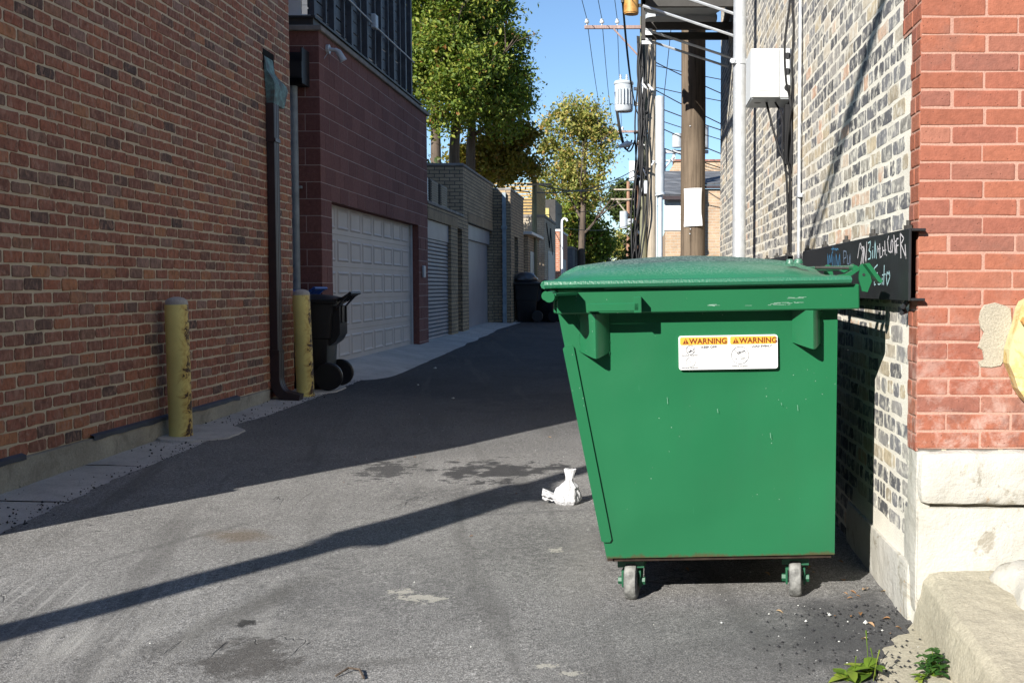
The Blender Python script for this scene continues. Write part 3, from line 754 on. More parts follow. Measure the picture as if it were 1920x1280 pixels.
# ------------------------------------------------------------------ maroon block garage
pg = thing('block_garage', 'maroon concrete block garage with a beige panelled door and a screened roof deck', 'garage', (XL, 12.62, 0))
B = M()
brickwall(B, (XL,0,0), (0,1,0), (0,0,1), (1,0,0), 12.62, 18.85, -.05, 4.20, .3915, .1845, .010, .003, holes=[(13.05, 18.08, -.1, 2.287)], seed=5, jit=.0008, chip=.004)
brickwall(B, (-5.5,12.62,0), (1,0,0), (0,0,1), (0,-1,0), 0, 1.77, -.05, 4.20, .3915, .1845, .010, .003, seed=6, jit=.0008, chip=.004)
x2 = XL-.004
B.box(-9, -4.0, 12.624, 18.84, -.3, 4.19, 0); B.box(-4.0, x2, 12.624, 13.05, -.3, 4.19, 1); B.box(-4.0, x2, 18.08, 18.84, -.3, 4.19, 1); B.box(-4.0, x2, 13.05, 18.08, 2.287, 4.19, 1)
build('wall', B, [MT['cmujoint'], MT['cmu']], pg, recalc=False)
B = M(); B.bbox(-9, XL+.045, 12.57, 18.9, 4.20, 4.262, .008); build('coping', B, MT['cap'], pg)
B = M(); B.box(-9, XL-.09, 12.72, 18.8, 4.262, 4.40); B.box(-9, XL-.06, 12.70, 18.82, 4.375, 4.40); build('fascia', B, MT['darkmetal'], pg)
B = M(); dx = -3.88; ny = 8
B.box(dx-.04, dx, 13.05, 18.08, .20, 2.33)
secs = [(.30 + k*.406, .30 + (k+1)*.406) for k in range(5)]
for a, b in secs:
    B.box(dx+.0005, dx+.012, 13.06, 18.07, a+.004, b-.004)
    for k in range(ny):
        y0 = 13.09 + k*.612; 
        y0 += .05; y1 = y0 + .51; z0, z1 = a+.065, b-.06
        # moulded panel: sunk border, raised field
        e = .022; xo = dx+.0125; xi = dx+.003
        P = lambda y, z, x: (x, y, z)
        r = [[(y0,z0),(y1,z0),(y1,z1),(y0,z1)], [(y0+e,z0+e),(y1-e,z0+e),(y1-e,z1-e),(y0+e,z1-e)], [(y0+2.2*e,z0+2.2*e),(y1-2.2*e,z0+2.2*e),(y1-2.2*e,z1-2.2*e),(y0+2.2*e,z1-2.2*e)]]
        hs = [xo+.001, xo+.012, xo+.002]
        vs_ = [(hs[i], y, z) for i in range(3) for y, z in r[i]]
        F = [[8,9,10,11]]
        for i in range(2):
            for q in range(4): F.append([i*4+q, i*4+(q+1) % 4, i*4+4+(q+1) % 4, i*4+4+q])
        B.add(vs_, F)
gd = build('garage_door', B, MT['doorbeige'], pg)
B = M(); B.box(dx, dx+.05, 18.0, 18.078, .2, 2.328); B.box(dx, dx+.05, 13.052, 13.085, .2, 2.328); B.box(dx, dx+.05, 13.085, 18.0, 2.30, 2.328)
build('door_frame', B, MT['greymetal'], pg)
B = M(); B.bbox(XL+.008, XL+.05, 18.28, 18.42, 1.42, 1.62, .01); build('intercom', B, MT['greymetal'], pg)
# deck screen
B = M()
for z in [4.40+.155*k for k in range(13)]:
    for k, y in enumerate([12.95+.82*q for q in range(7)]):
        y1 = min(y+.82, 18.3); sg = .012*mnoise.noise((k*5, z*9, 1))
        B.box(-3.955, -3.93, y, y1-.002, z+.004+sg*.3, z+.138+sg)
for y in [12.95+.82*k for k in range(7)]+[18.3]: B.box(-3.93, -3.86, y-.045, y+.045, 4.40, 6.42)
for y in [13.5+.82*k for k in range(6)]: B.box(-3.93, -3.89, y-.02, y+.02, 4.40, 6.42)
B.box(-3.96, -3.86, 12.9, 18.35, 6.42, 6.47)
for z in [4.40+.155*k for k in range(19)]: B.box(-9, -3.96, 18.3, 18.325, z+.002, z+.150)  # rear boards added, and raised, to shade the buff wall beyond
for x in (-9, -8, -7, -6, -5): B.box(x, x+.08, 18.326, 18.4, 4.40, 7.3)
build('deck_screen_and_shade_boards', B, MT['fence'], pg)
B = M(); B.box(-5.2, -4.02, 12.92, 12.95, 4.45, 6.0); B.box(-5.2, -3.9, 12.88, 12.92, 4.40, 4.45); build('side_panel', B, MT['siding'], pg)
B = M()
for z0, z1 in ((5.05, 4.93),): B.tube([(-3.84, 12.9, 5.02), (-3.83, 16, 4.99), (-3.84, 18.4, 5.02)], .012, 6)
B.tube([(-5.2, 12.84, 4.62), (-3.85, 12.84, 4.66)], .014, 6)
build('rail_cable', B, MT['greymetal'], pg)
B = M(); B.bbox(-3.86, -3.78, 15.55, 15.70, 4.93, 5.13, .012); build('junction_box', B, MT['greymetal'], pg)
# twin floodlight
fl = thing('floodlight', 'small grey floodlight on a bracket high on the maroon block wall', 'floodlight', (XL, 12.95, 4.03))
B = M(); B.cyl((XL+.006,12.92,4.06), (XL+.04,12.92,4.06), .055, n=16); B.tube([(XL+.04,12.92,4.06),(XL+.10,12.92,4.05),(XL+.13,12.93,4.03)], .022, 10); build('bracket', B, MT['greymetal'], fl, smooth=True)
B = M(); B.tube([(XL+.10,12.92,4.06),(XL+.14,12.93,4.03),(XL+.18,12.95,3.95),(XL+.19,12.955,3.93)], [.022,.036,.044,.047], 14); build('lamp_head', B, MT['greymetal'], fl, smooth=True)
# leader box and pipe in the gap
lp = thing('leader_pipe', 'slim grey rain pipe under an open black hopper in the gap beside the maroon garage', 'rain pipe', (-3.99, 12.6, .1))
B = M()
for (a, b, c, d) in ((-4.12,-3.84,12.33,12.345),(-4.12,-3.84,12.605,12.618),(-4.12,-4.105,12.345,12.605),(-3.855,-3.84,12.345,12.605)): B.box(a, b, c, d, 3.62 if c < 12.34 else 3.56, 3.80 if c < 12.34 else 3.96)
B.box(-4.105, -3.855, 12.475, 12.735, 3.56, 3.58)
build('hopper', B, MT['black'], lp)
B = M(); B.cyl((-4.0,12.54,.05), (-4.0,12.54,3.57), .042, n=14); B.box(-4.06,-3.94,12.56,12.615,2.4,2.43); build('pipe', B, MT['greypaint'], lp, smooth=True)
B = M(); B.tube([(XL+.03,12.86,4.0),(-3.80,12.72,3.75),(-3.86,12.6,3.56)], .004, 5); tag(build('cable', B, MT['greymetal'], None), 'thin pale wire from the floodlight down to the black hopper', 'cable')

# ------------------------------------------------------------------ buff brick garages
ya = thing('brick_garage', 'buff brick garage row with grey roll-up and overhead doors, stepping up past the low roof', 'garage', (XL, 18.86, 0))
B = M(); xb = XL
B.box(-4.75, -3.95, 18.86, 22.6, -.3, 2.70); B.box(-3.95, xb, 21.15, 21.90, -.3, 2.45); B.box(-3.95, xb, 22.45, 22.597, -.3, 2.45); B.box(-3.95, xb, 18.86, 22.597, 2.45, 2.70)
B.box(-4.75, -3.95, 22.6, 27.16, -.3, 3.76); B.box(-3.95, xb, 22.6, 23.25, -.3, 2.63); B.box(-3.95, xb, 26.95, 27.16, -.3, 2.63); B.box(-3.95, xb, 22.6, 27.16, 2.63, 3.76)
build('wall', B, MT['ybrick'], ya)
B = M(); B.bbox(-4.78, xb+.02, 18.86, 22.58, 2.703, 2.76, .01); B.bbox(-4.78, xb+.02, 22.58, 27.17, 3.763, 3.82, .01); build('coping', B, MT['cap'], ya)
B = M()
B.box(-3.95+.001, xb+.008, 18.87, 21.9, 2.452, 2.66); B.box(-3.949, xb+.008, 23.2, 27.0, 2.634, 2.84); build('soldier_lintel', B, bricktex_mat('soldier_course', (.36,.26,.16), (.30,.22,.14), (.12,.1,.08), .075, .24), ya)
B = M()
k = 0
z = .3
while z < 2.10:
    B.prism([(-3.83, z), (-3.80, z+.012), (-3.795, z+.035), (-3.80, z+.06), (-3.83, z+.07)], 'y', 18.87, 21.15); z += .07
B.box(-3.85, -3.78, 18.87, 21.15, 2.12, 2.448); build('roller_door', B, MT['steeldoor'], ya)
B = M(); B.box(-3.9, -3.86, 23.25, 26.95, .2, 2.3); B.box(-3.9, -3.80, 23.25, 26.95, 2.3, 2.628)
for z in (.85, 1.35, 1.83): B.box(-3.862, -3.856, 23.26, 26.94, z, z+.012)
build('overhead_door', B, MT['steeldoor'], ya)
B = M(); B.box(-3.93, -3.90, 21.9, 22.45, .2, 2.44); build('side_door', B, MT['brownmetal'], ya)
B = M(); B.bbox(XL-.16, XL-.05, 21.93, 21.98, 1.35, 1.55, .01); build('meter', B, MT['whitemetal'], ya)
yb = thing('brick_garage', 'projecting buff brick garage with a grey downspout on its near return wall', 'garage', (-3.3, 27.16, 0))
B = M(); B.box(-4.75, -3.6, 27.17, 30.1, -.3, 3.66); B.box(-3.6, -3.3, 27.17, 27.95, -.3, 2.55); B.box(-3.6, -3.3, 28.75, 30.1, -.3, 2.55); B.box(-3.6, -3.3, 27.17, 30.1, 2.55, 3.66); build('wall', B, MT['ybrick'], yb)
B = M(); B.bbox(-4.78, -3.28, 27.172, 30.12, 3.663, 3.72, .01); build('coping', B, MT['cap'], yb)
B = M(); B.box(-3.5, -3.46, 27.95, 28.75, .2, 2.55); build('door', B, MT['steeldoor'], yb)
B = M(); B.box(-3.50, -3.41, 27.08, 27.165, .3, 3.6); B.box(-3.52, -3.39, 27.07, 27.165, 2.7, 2.78); tag(build('downspout', B, MT['greypaint'], None), 'grey square downspout on the return wall of the projecting buff garage', 'downspout')
# condensers on the low roof
for i, (y, lab, mt) in enumerate(((19.35, 'louvred grey air conditioner on the low garage roof, nearest the maroon wall', MT['greymetal']), (20.3, 'middle air conditioner on the low garage roof, dark grilled', MT['darkmetal']), (21.25, 'air conditioner on the low garage roof nearest the taller buff wall', MT['darkmetal']))):
    t = thing('air_conditioner', lab, 'air conditioner', (-4.2, y, 2.76), group='air conditioners on the low roof')
    B = M(); B.bbox(-4.5, -3.88, y-.38, y+.36, 2.77, 3.24, .02); build('casing', B, mt, t)
    B = M()
    for k in range(9): B.box(-3.88, -3.868, y-.33, y+.31, 2.82+k*.045, 2.84+k*.045)
    build('grille', B, MT['black'] if i else MT['greymetal'], t)

# ------------------------------------------------------------------ farther left row
def simple_bld(label, x0, x1, y0, y1, h, m, capm, name='garage', cat='garage', doors=(), over=.03):
    t = thing(name, label, cat, (x1, y0, 0))
    B = M(); B.box(x0, x1, y0, y1, -.3, h); build('wall', B, m, t)
    B = M(); B.bbox(x0-over, x1+over, y0-over, y1+over*.5, h+.002, h+.09, .01); build('coping', B, capm, t)
    for (a, b, zt) in doors:
        B = M(); B.box(x1-.02, x1+.012, a, b, .3, zt); build('door', B, MT['steeldoor'], t)
    return t
simple_bld('low buff garage with an overhanging pale roof edge past the projecting garage', -5.2, -3.3, 31.2, 34.6, 2.75, MT['ybrick'], MT['siding'], doors=((31.8,33.9,2.3),), over=.14)
c2 = simple_bld('tall pale buff garage carrying a slatted cedar screen', -6.0, -3.25, 36.0, 40.5, 3.55, MT['pbrick'], MT['cap'], doors=((37.2,39.9,2.5),))
B = M()
for k in range(11):
    z = 3.66+.098*k; B.box(-5.9, -3.62, 36.1, 36.13, z, z+.06); B.box(-3.62, -3.59, 36.13, 40.2, z, z+.085)
for x in (-5.9, -4.8, -3.66): B.box(x, x+.07, 36.13, 36.2, 3.64, 4.8)
build('cedar_screen', B, MT['lightwood'], c2)
B = M(); B.tube([(-3.24, 36.6, 3.4), (-3.2, 37.4, 2.6), (-3.24, 38.2, 3.3), (-3.24, 39, 2.4)], .02, 5); build('cable', B, MT['wire'], c2)
e1 = simple_bld('orange brick garage with a dark glazed penthouse above', -6.0, -3.3, 43.2, 47.6, 3.45, MT['obrick'], MT['siding'], doors=((44.2,46.6,2.4),))
B = M(); B.box(-5.6, -3.5, 43.6, 47.2, 3.542, 4.75); build('penthouse', B, MT['darkmetal'], e1)
B = M(); B.box(-4.3, -3.75, 43.57, 43.598, 3.7, 4.4); build('window', B, simple('sunlit_blind', (.45,.38,.14), .6, .3), e1)
B = M(); B.tube([(-3.2,43.1,.3),(-3.2,43.1,3.75),(-3.19,43.1,3.88),(-3.12,43.1,3.96),(-3.02,43.1,3.93),(-2.99,43.1,3.85)], .045, 10)
tag(build('vent_pipe', B, MT['whitemetal'], None, smooth=True), 'white gooseneck pipe rising at the corner of the orange brick garage', 'pipe')
simple_bld('low dark grey garage beyond the orange brick one', -6.0, -3.2, 49.5, 54, 3.0, simple('dark_grey_wall', (.12,.125,.13), .8), MT['cap'])
g1 = simple_bld('far tan apartment block with an outside iron stair', -5.2, -2.75, 78, 92, 5.1, MT['tbrick'], MT['darkmetal'], 'apartment_building', 'building')
B = M()
for k in range(16): B.box(-4.35+.02*(k % 2), -3.15, 77.2, 77.8, 1.4+k*.16, 1.45+k*.16)
B.box(-4.4,-4.34,77.2,77.26,.5,4.2); B.box(-3.2,-3.14,77.2,77.26,.5,4.2); B.box(-4.5,-3.0,77,77.9,4.1,4.2)
build('iron_stair', B, MT['black'], g1)
B = M(); B.box(-4.0,-3.2,77.97,77.995,3.9,4.7); build('window', B, MT['glass'], g1)
for i, x in enumerate((-2.68, -2.42)):
    B = M(); B.cyl((x,74,.4),(x,74,4.6),.09,n=10); tag(build('downspout', B, MT['siding'], None, smooth=True), 'pair of white posts standing at the corner of the far tan block', 'post', 'white posts by the far tan block')
simple_bld('distant white house closing the end of the alley', -1.8, 3.5, 120, 128, 3.6, MT['siding'], MT['shingle'], 'house', 'house')
B = M(); B.box(-3.05,-2.75,51.6,51.9,.4,5.2); B.box(-3.1,-2.7,51.55,51.95,5.2,5.3)
tag(build('mesh_post', B, MT['black'], None), 'tall black mesh covered post beyond the dark grey garage', 'post')

# ------------------------------------------------------------------ dumpster
DL = (.312, 4.33, .003)
dp = thing('dumpster', 'large green steel dumpster on grey casters with a warning sticker on its end', 'dumpster', DL, (R(.8), R(-1.0), 0))
G = MT['green']; LEN = 1.72
B = M()
prof = [(-.454,.178), (.467,.178), (.486,1.19), (-.632,1.19)]
def front(u, v):
    xl = prof[0][0] + (prof[3][0]-prof[0][0])*v; xr = prof[1][0] + (prof[2][0]-prof[1][0])*v
    x = xl + (xr-xl)*u; z = .178 + (1.19-.178)*v
    w_ = min(u, 1-u, v, 1-v)*6; w_ = min(1, w_)
    d = w_*(.015*mnoise.noise((x*2.2, z*2.0, 3.3)) + .004*mnoise.noise((x*6, z*5, 9)))
    d += w_*.012*math.exp(-((x-.36)**2/.03 + (z-.42)**2/.05)) - w_*.008*math.exp(-((x-.42)**2/.004 + (z-.62)**2/.006))
    return (x, d, z)
B.grid(front, 44, 44)
n = 4
B.add([(p[0], 0, p[1]) for p in prof] + [(p[0], LEN, p[1]) for p in prof], [[4,5,6,7], [0,4,7,3], [1,2,6,5], [0,1,5,4], [3,7,6,2]])
build('body', B, G, dp, local=True, smooth=30)
B = M(); B.box(-.43, .455, .012, LEN-.02, .162, .177); B.box(-.452, -.43, .002, LEN, .166, .178)
B.box(-.40,-.28,.05,.30,.150,.162); B.box(.26,.40,.05,.30,.150,.162)
build('base_frame', B, MT['rustybottom'], dp, local=True)
B = M()
B.bbox(-.628, .560, -.068, .02, 1.170, 1.268, .005); B.bbox(-.648, -.60, .0205, LEN+.05, 1.170, 1.262, .005); B.bbox(.487, .560, .0205, LEN+.05, 1.170, 1.268, .005); B.bbox(-.60, .487, LEN-.02, LEN+.06, 1.170, 1.266, .005)
build('rim', B, G, dp, local=True)
B = M(); B.cyl((-.640,-.265,1.243), (-.640,-.069,1.243), .0205, n=20); B.cyl((-.668,-.069,1.243), (-.668,LEN+.05,1.243), .019, n=16); B.prism([(-.64,-.255),(-.615,-.255),(-.545,-.12),(-.545,-.0685),(-.64,-.0685)], 'z', 1.246, 1.255)
build('hinge_rod', B, G, dp, local=True, smooth=30)
B = M(); B.bbox(-.505,-.305,-.135,-.122,1.180,1.212,.003); B.bbox(-.325,-.295,-.135,-.0685,1.172,1.236,.003); B.bbox(-.505,-.49,-.122,-.0685,1.182,1.210,.002)
build('pull_handle', B, G, dp, local=True)
for (xl, xm, xr, zb, nm) in ((-.545,-.478,-.425,.997,0), (.303,.374,.417,1.020,1)):
    B = M(); t_ = 1.169
    dz = .02
    B.add([(xl,-.003,zb+dz),(xm-.012,-.078,zb),(xm,-.086,zb-.003),(xm+.010,-.080,zb-.002),(xr,-.003,zb+dz*.8),(xl,-.003,t_),(xm-.012,-.078,t_),(xm,-.086,t_),(xm+.010,-.080,t_),(xr,-.003,t_)],
          [[0,1,6,5],[1,2,7,6],[2,3,8,7],[3,4,9,8],[5,6,7,8,9],[4,3,2,1,0],[0,5,9,4]])
    build('gusset', B, G, dp, local=True, smooth=60)
B = M()
pl = [(-.612,1.030), (-.604,1.041), (-.576,1.046), (-.569,1.038), (-.433,.258), (-.440,.247), (-.464,.247), (-.474,.252)]
B.prism(pl, 'y', -.012, .004); build('edge_plate', B, G, dp, local=True)
B = M()
for (x_, z_, a_) in ((-.43,.997,.17), (-.545,1.02,.15), (.418,1.03,.13)):
    pts = [(x_+.003*math.sin(k*2.1), -.003, z_+a_*k/12) for k in range(13)]; B.tube(pts, [.004+.0015*math.sin(k*1.7) for k in range(13)], 6)
B.tube([(-.44+.075*k, -.0690, 1.2685+.0006*math.sin(k)) for k in range(14)], .003, 5)
build('weld_bead', B, G, dp, local=True, smooth=True)
# two domed lids, one behind the other
def make_lid(y0, y1, dz, front_):
    B = M()
    x0, x1 = -.672, .515
    def hz(x, y):
        u = (x-x0)/(x1-x0); v = (y-y0)/(y1-y0)
        ax = min(1, u/.10)**.5 if u < .10 else 1
        ax *= min(1, (1-u)/.16)**.6 if u > .84 else 1
        crown = (.018 + .072*math.sin(math.pi*min(1, max(0, .06+u*.93)))**.8)
        ey = min(1, v/.28); ey = (ey*(2-ey))**.62 if front_ else min(1, v/.10)**.5
        eb = min(1, (1-v)/.10)**.5
        z = crown*ax*ey*eb
        for k in range(6):                                  # pressed ribs running across
            c = .20 + .12*k
            z += .017*ax*eb*max(0, 1-abs(v-c)/.035)**1*(1 if .05 < u < .92 else 0)
        return 1.288 + dz + z
    B.grid(lambda u, v: (x0+(x1-x0)*u, y0+(y1-y0)*v, hz(x0+(x1-x0)*u, y0+(y1-y0)*v)), 60, 60)
    # rolled lip
    lip = [(x0, y0), (x1, y0), (x1, y1), (x0, y1)]
    pts = []
    for (a, b) in zip(lip, lip[1:]+lip[:1]):
        for k in range(12): pts.append((a[0]+(b[0]-a[0])*k/12, a[1]+(b[1]-a[1])*k/12, 1.286+dz))
    B.tube(pts+[pts[0]], .0165, 8)
    B.quad((x0,y0,1.274+dz),(x1,y0,1.274+dz),(x1,y1,1.274+dz),(x0,y1,1.274+dz))
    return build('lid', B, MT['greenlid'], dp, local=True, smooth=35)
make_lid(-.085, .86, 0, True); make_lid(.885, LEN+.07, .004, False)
B = M()
px = lambda a, b: ((a-1350)*.002131, (1131-b)*.002131 + .0)
pl = [px(*q) for q in ((1613,502),(1618,498.5),(1625,499),(1628,505),(1635,531),(1627,551),(1617,549),(1611,526))]
B.prism(pl, 'y', -.07, -.055); B.prism([(p[0], p[1]) for p in pl], 'y', .75, .765)
B.prism([px(*q) for q in ((1617,499),(1625,498),(1649,531),(1645,535),(1640,531))], 'y', -.13, -.055)
B.cyl((*[px(1620,519)[0], -.0715, px(1620,519)[1]],), (px(1620,519)[0], -.0700, px(1620,519)[1]), .006, n=12, mi=1)
B.prism([px(*q) for q in ((1572,519),(1588,517),(1612,504),(1613,510),(1592,524),(1576,526))], 'y', -.07, -.03)
B.prism([px(*q) for q in ((1585,511),(1610,499),(1614,503),(1592,515))], 'y', .02, .06)
B.cyl((.40,.02,1.335),(.545,.02,1.330),.006,n=10,mi=2); B.cyl((.545,-.06,1.33),(.545,LEN,1.33),.012,n=10)
build('hinge_bracket', B, [G, MT['black'], MT['darkmetal']], dp, local=True, smooth=30)
B = M(); 
for (x_, y_) in ((.33,.0),(.30,.02)): B.lathe([(.001,.02),(.014,.018),(.02,.006),(.02,0)], (x_, y_, 1.352), 12)
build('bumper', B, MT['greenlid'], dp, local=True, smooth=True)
# casters
def caster(x, y, rz):
    B = M()
    B.box(-.055,.055,-.055,.055,.140,.172); B.cyl((0,0,.125),(0,0,.141),.04,n=16)
    for s in (-1, 1):
        B.prism([(-.05,.126),(.045,.126),(.035,.09),(-.012,.055),(-.045,.055),(-.052,.08)], 'x', s*.036-.004, s*.036+.004)
    B.box(-.04,.04,-.05,.045,.116,.126)
    B.cyl((-.052,-.030,.080),(.052,-.030,.080),.010,n=10); B.cyl((-.056,-.030,.080),(-.040,-.030,.080),.016,n=6); B.cyl((.040,-.030,.080),(.056,-.030,.080),.016,n=6)
    c = build('caster', B, MT['greenpart'], dp, local=True, smooth=30)
    B = M(); k0 = 0
    B.lathe([(.02,-.026),(.066,-.026),(.076,-.022),(.08,-.014),(.08,.014),(.076,.022),(.066,.026),(.02,.026)], n=32)
    B.xform(Matrix.Translation((0,-.030,.080)) @ Matrix.Rotation(R(90), 4, 'Y'))
    build('wheel', B, MT['tyre'], c, local=True, smooth=35)
    c.location = (x, y, -.021); c.rotation_euler = (0, 0, R(rz))
    return c
caster(-.352, .125, -7); caster(.326, .125, -9); caster(-.44, 1.50, 24); caster(.326, 1.50, 15)
# sticker
B = M(); bx0, bx1, bz0, bz1 = -.151, .243, .938, 1.073
def rrect(x0, x1, z0, z1, r, n=5):
    p = []
    for (cx, cz, a0) in ((x1-r, z1-r, 0), (x0+r, z1-r, 90), (x0+r, z0+r, 180), (x1-r, z0+r, 270)):
        for k in range(n+1): a = R(a0+90*k/n); p.append((cx+r*math.cos(a), cz+r*math.sin(a)))
    return p
YS = -.016
B.prism(rrect(bx0, bx1, bz0, bz1, .010), 'y', YS, .004)
stk = build('warning_sticker', B, MT['signwhite'], dp, local=True)
def text_mesh(txt, size, mat, parent, x, y, z, bold=0, spacing=1, name='lettering'):
    cu = bpy.data.curves.new('t', 'FONT'); cu.body = txt; cu.size = size; cu.offset = bold; cu.space_character = spacing; cu.fill_mode = 'FRONT'; cu.resolution_u = 3
    tmp = bpy.data.objects.new('t', cu); col.objects.link(tmp)
    dg = bpy.context.evaluated_depsgraph_get(); me = bpy.data.meshes.new_from_object(tmp.evaluated_get(dg))
    bpy.data.objects.remove(tmp)
    B = M(); B.v = [(x+v.co.x, y, z+v.co.y) for v in me.vertices]; B.f = [list(p.vertices) for p in me.polygons]; B.mi = [0]*len(B.f)
    bpy.data.meshes.remove(me)
    return B
def add_text(parent, txt, size, mat, x, y, z, bold=0, spacing=1):
    return build('lettering', text_mesh(txt, size, mat, parent, x, y, z, bold, spacing), mat, parent, local=True)
def ringm(B, cx, cz, r, w_, y, n=32):
    vs_ = []
    for k in range(n):
        a = 2*math.pi*k/n; vs_ += [(cx+r*math.cos(a), y, cz+r*math.sin(a)), (cx+(r-w_)*math.cos(a), y, cz+(r-w_)*math.sin(a))]
    B.add(vs_, [[2*k, 2*k+1, (2*k+3) % (2*n), (2*k+2) % (2*n)] for k in range(n)])
def bar(B, p, q, w_, y):
    d = Vector((q[0]-p[0], q[1]-p[1])); d.normalize(); nx, nz = -d.y*w_/2, d.x*w_/2
    B.quad((p[0]+nx,y,p[1]+nz),(q[0]+nx,y,q[1]+nz),(q[0]-nx,y,q[1]-nz),(p[0]-nx,y,p[1]-nz))
Y1, Y2 = YS-.0012, YS-.0022
mid = .049
for (a, b) in ((bx0+.006, mid-.005), (mid+.005, bx1-.006)):
    B = M(); B.prism([q for q in rrect(a, b, 1.037, 1.068, .006)], 'y', Y1, YS-.0002); build('header_panel', B, MT['signorange'], stk, local=True)
    B = M(); tx = a+.012
    B.add([(tx-.002,Y2,1.0415),(tx+.0105,Y2,1.064),(tx+.023,Y2,1.0415)], [[0,1,2]]); build('alert_triangle', B, MT['signbrown'], stk, local=True)
    B = M(); bar(B, (tx+.0105,1.058), (tx+.0105,1.0495), .0028, Y2-.0006); bar(B, (tx+.0105,1.0472), (tx+.0105,1.0445), .0028, Y2-.0006); build('exclamation_mark', B, MT['signorange'], stk, local=True)
    add_text(stk, 'WARNING', .0305, MT['signbrown'], tx+.0245, Y2, 1.0415, .0009, 1.02)
add_text(stk, 'KEEP OFF!', .0125, MT['signink'], -.061, Y1, 1.0235, 0.0005, 1.15); add_text(stk, 'LOAD EVENLY!', .0112, MT['signink'], .139, Y1, 1.0245, 0.0005, 1.12)
add_text(stk, 'FALLING HAZARD', .0072, MT['signink'], -.140, Y1, .9935, .0002, 1.12); add_text(stk, 'FALLING HAZARD', .0072, MT['signink'], -.140, Y1, .9445, .0002, 1.12); add_text(stk, 'TIPPING HAZARD', .0072, MT['signink'], .060, Y1, .9465, .0002, 1.12)
B = M(); ringm(B, -.104, 1.0175, .0185, .0018, Y1); bar(B, (-.120,1.0295), (-.089,1.005), .0017, Y1)
bar(B, (-.110,1.008), (-.100,1.0165), .0055, Y1-.0004); bar(B, (-.119,1.008), (-.109,1.0085), .0018, Y1-.0004); bar(B, (-.101,1.016), (-.093,1.009), .003, Y1-.0004); ringm(B, -.0925, 1.0195, .0028, .0027, Y1-.0004, 12)
build('falling_pictogram', B, MT['signink'], stk, local=True)
B = M(); ringm(B, -.104, .9695, .0190, .0014, Y1); bar(B, (-.120,.982), (-.089,.957), .0014, Y1); bar(B, (-.094,.975), (-.094,.969), .0012, Y1); build('prohibition_ring', B, MT['signink'], stk, local=True)
B = M(); ringm(B, .093, .993, .0355, .0019, Y1, 40); bar(B, (.068,1.018), (.118,.968), .0018, Y1)
for p, q in (((.082,.997),(.113,1.010)),((.113,1.010),(.118,.990)),((.082,.997),(.096,.977)),((.080,1.001),(.084,1.006)),((.096,.977),(.118,.985)),((.084,1.004),(.112,1.012)),((.072,.977),(.082,.977)),((.071,.985),(.079,.978))): bar(B, p, q, .0014, Y1-.0004)
bar(B, (.087,1.006), (.094,1.004), .005, Y1-.0005); build('tipping_pictogram', B, MT['signink'], stk, local=True)
for tx in (-.061, .139):
    B = M()
    for k in range(6): bar(B, (tx, 1.010-.0105*k), (tx+(.062 if (k+int(tx > 0)) % 2 else .076), 1.010-.0105*k), .0014, Y1)
    bar(B, (tx-.004,.944), (tx-.004,1.036), .0006, Y1); build('faint_print', B, MT['signfaint'], stk, local=True)
# scratches through the paint
rg = random.Random(5); scm = simple('scratched_pale_paint', (.22,.34,.27), .7)
for (x, z, l_) in ((.185,1.195,.10),(-.02,1.196,.02),(.27,1.2,.05),(.30,1.218,.03)):
    B = M()
    for k in range(8):
        xx = x+rg.uniform(-l_,l_); zz = z+rg.uniform(-.003,.003); bar(B, (xx,zz), (xx+rg.uniform(.008,.03),zz+rg.uniform(-.001,.001)), rg.uniform(.0008,.002), -.0688)
    build('scratch', B, scm, dp, local=True)
for (x, z) in ((.255,.80),(.32,.79),(.0,.78),(-.20,.83),(.21,.68)):
    B = M(); bar(B, (x,z), (x+.002,z-rg.uniform(.01,.035)), .0011, -.0135); build('scratch', B, scm, dp, local=True)

# ------------------------------------------------------------------ right building
XR = 1.02
rb = thing('corner_building', 'corner building with painted red brick front, whitewashed stone base and smoke stained cream brick side', 'building', (XR, 4.0, 0))
B = M()
def redzone(u, v): return u < (4.135 if (1.2 < v < 2.23) else 4.27 if v >= 2.23 else 4.13 if v > .64 else 3.9)
brickwall(B, (XR,0,0), (0,1,0), (0,0,1), (-1,0,0), 4.02, 14.3, .0, 5.3, .200, .058, .0165, .0011, header=6, seed=11, jit=.0035, chip=.014, keep=lambda u, v: not redzone(u, v) and not (v < .30 and u < 5.2), off=.5, mort=False)
B.quad((XR,14.3,-.1),(XR,4.0,-.1),(XR,4.0,5.3),(XR,14.3,5.3), 0)
build('side_wall', B, [MT['rmortar'], MT['rbrick']], rb, recalc=False)
B = M()
for (u1_, a_, b_) in ((4.13,.66,1.2),(4.135,1.2,2.23),(4.272,2.23,5.6)):
    brickwall(B, (XR-.004,0,0), (0,1,0), (0,0,1), (-1,0,0), 3.999, u1_, .655+.066*round((a_-.655)/.066), b_, .116, .0585, .0075, .0035, seed=12, jit=.001, chip=.004, mort=False, off=.45)
for (u1_, a_, b_) in ((4.13,.66,1.2),(4.135,1.2,2.23),(4.27,2.23,5.6)): B.box(XR-.004, XR+.003, 4.001, u1_, a_, b_, 0)
brickwall(B, (0,4.0,0), (1,0,0), (0,0,1), (0,-1,0), XR-.003, 3.4, .668, 5.6, .233, .0570, .0090, .0022, seed=13, jit=.0012, chip=.004, phase=.005)
build('front_wall', B, [MT['fmortar'], MT['fbrick']], rb)
B = M(); B.box(XR+.004, 9, 4.004, 14.3, -.3, 5.59); B.box(XR-.02, 9, 3.98, 14.32, 5.603, 5.75); build('core', B, MT['plaingrey'], rb)
B = M(); rough_box(B, XR+.002, 3.4, 3.955, 4.2, .462, .662, .009, .03, 1, round_=.025); rough_box(B, XR-.002, 3.4, 3.975, 4.2, .10, .452, .005, .03, 5, round_=.012)
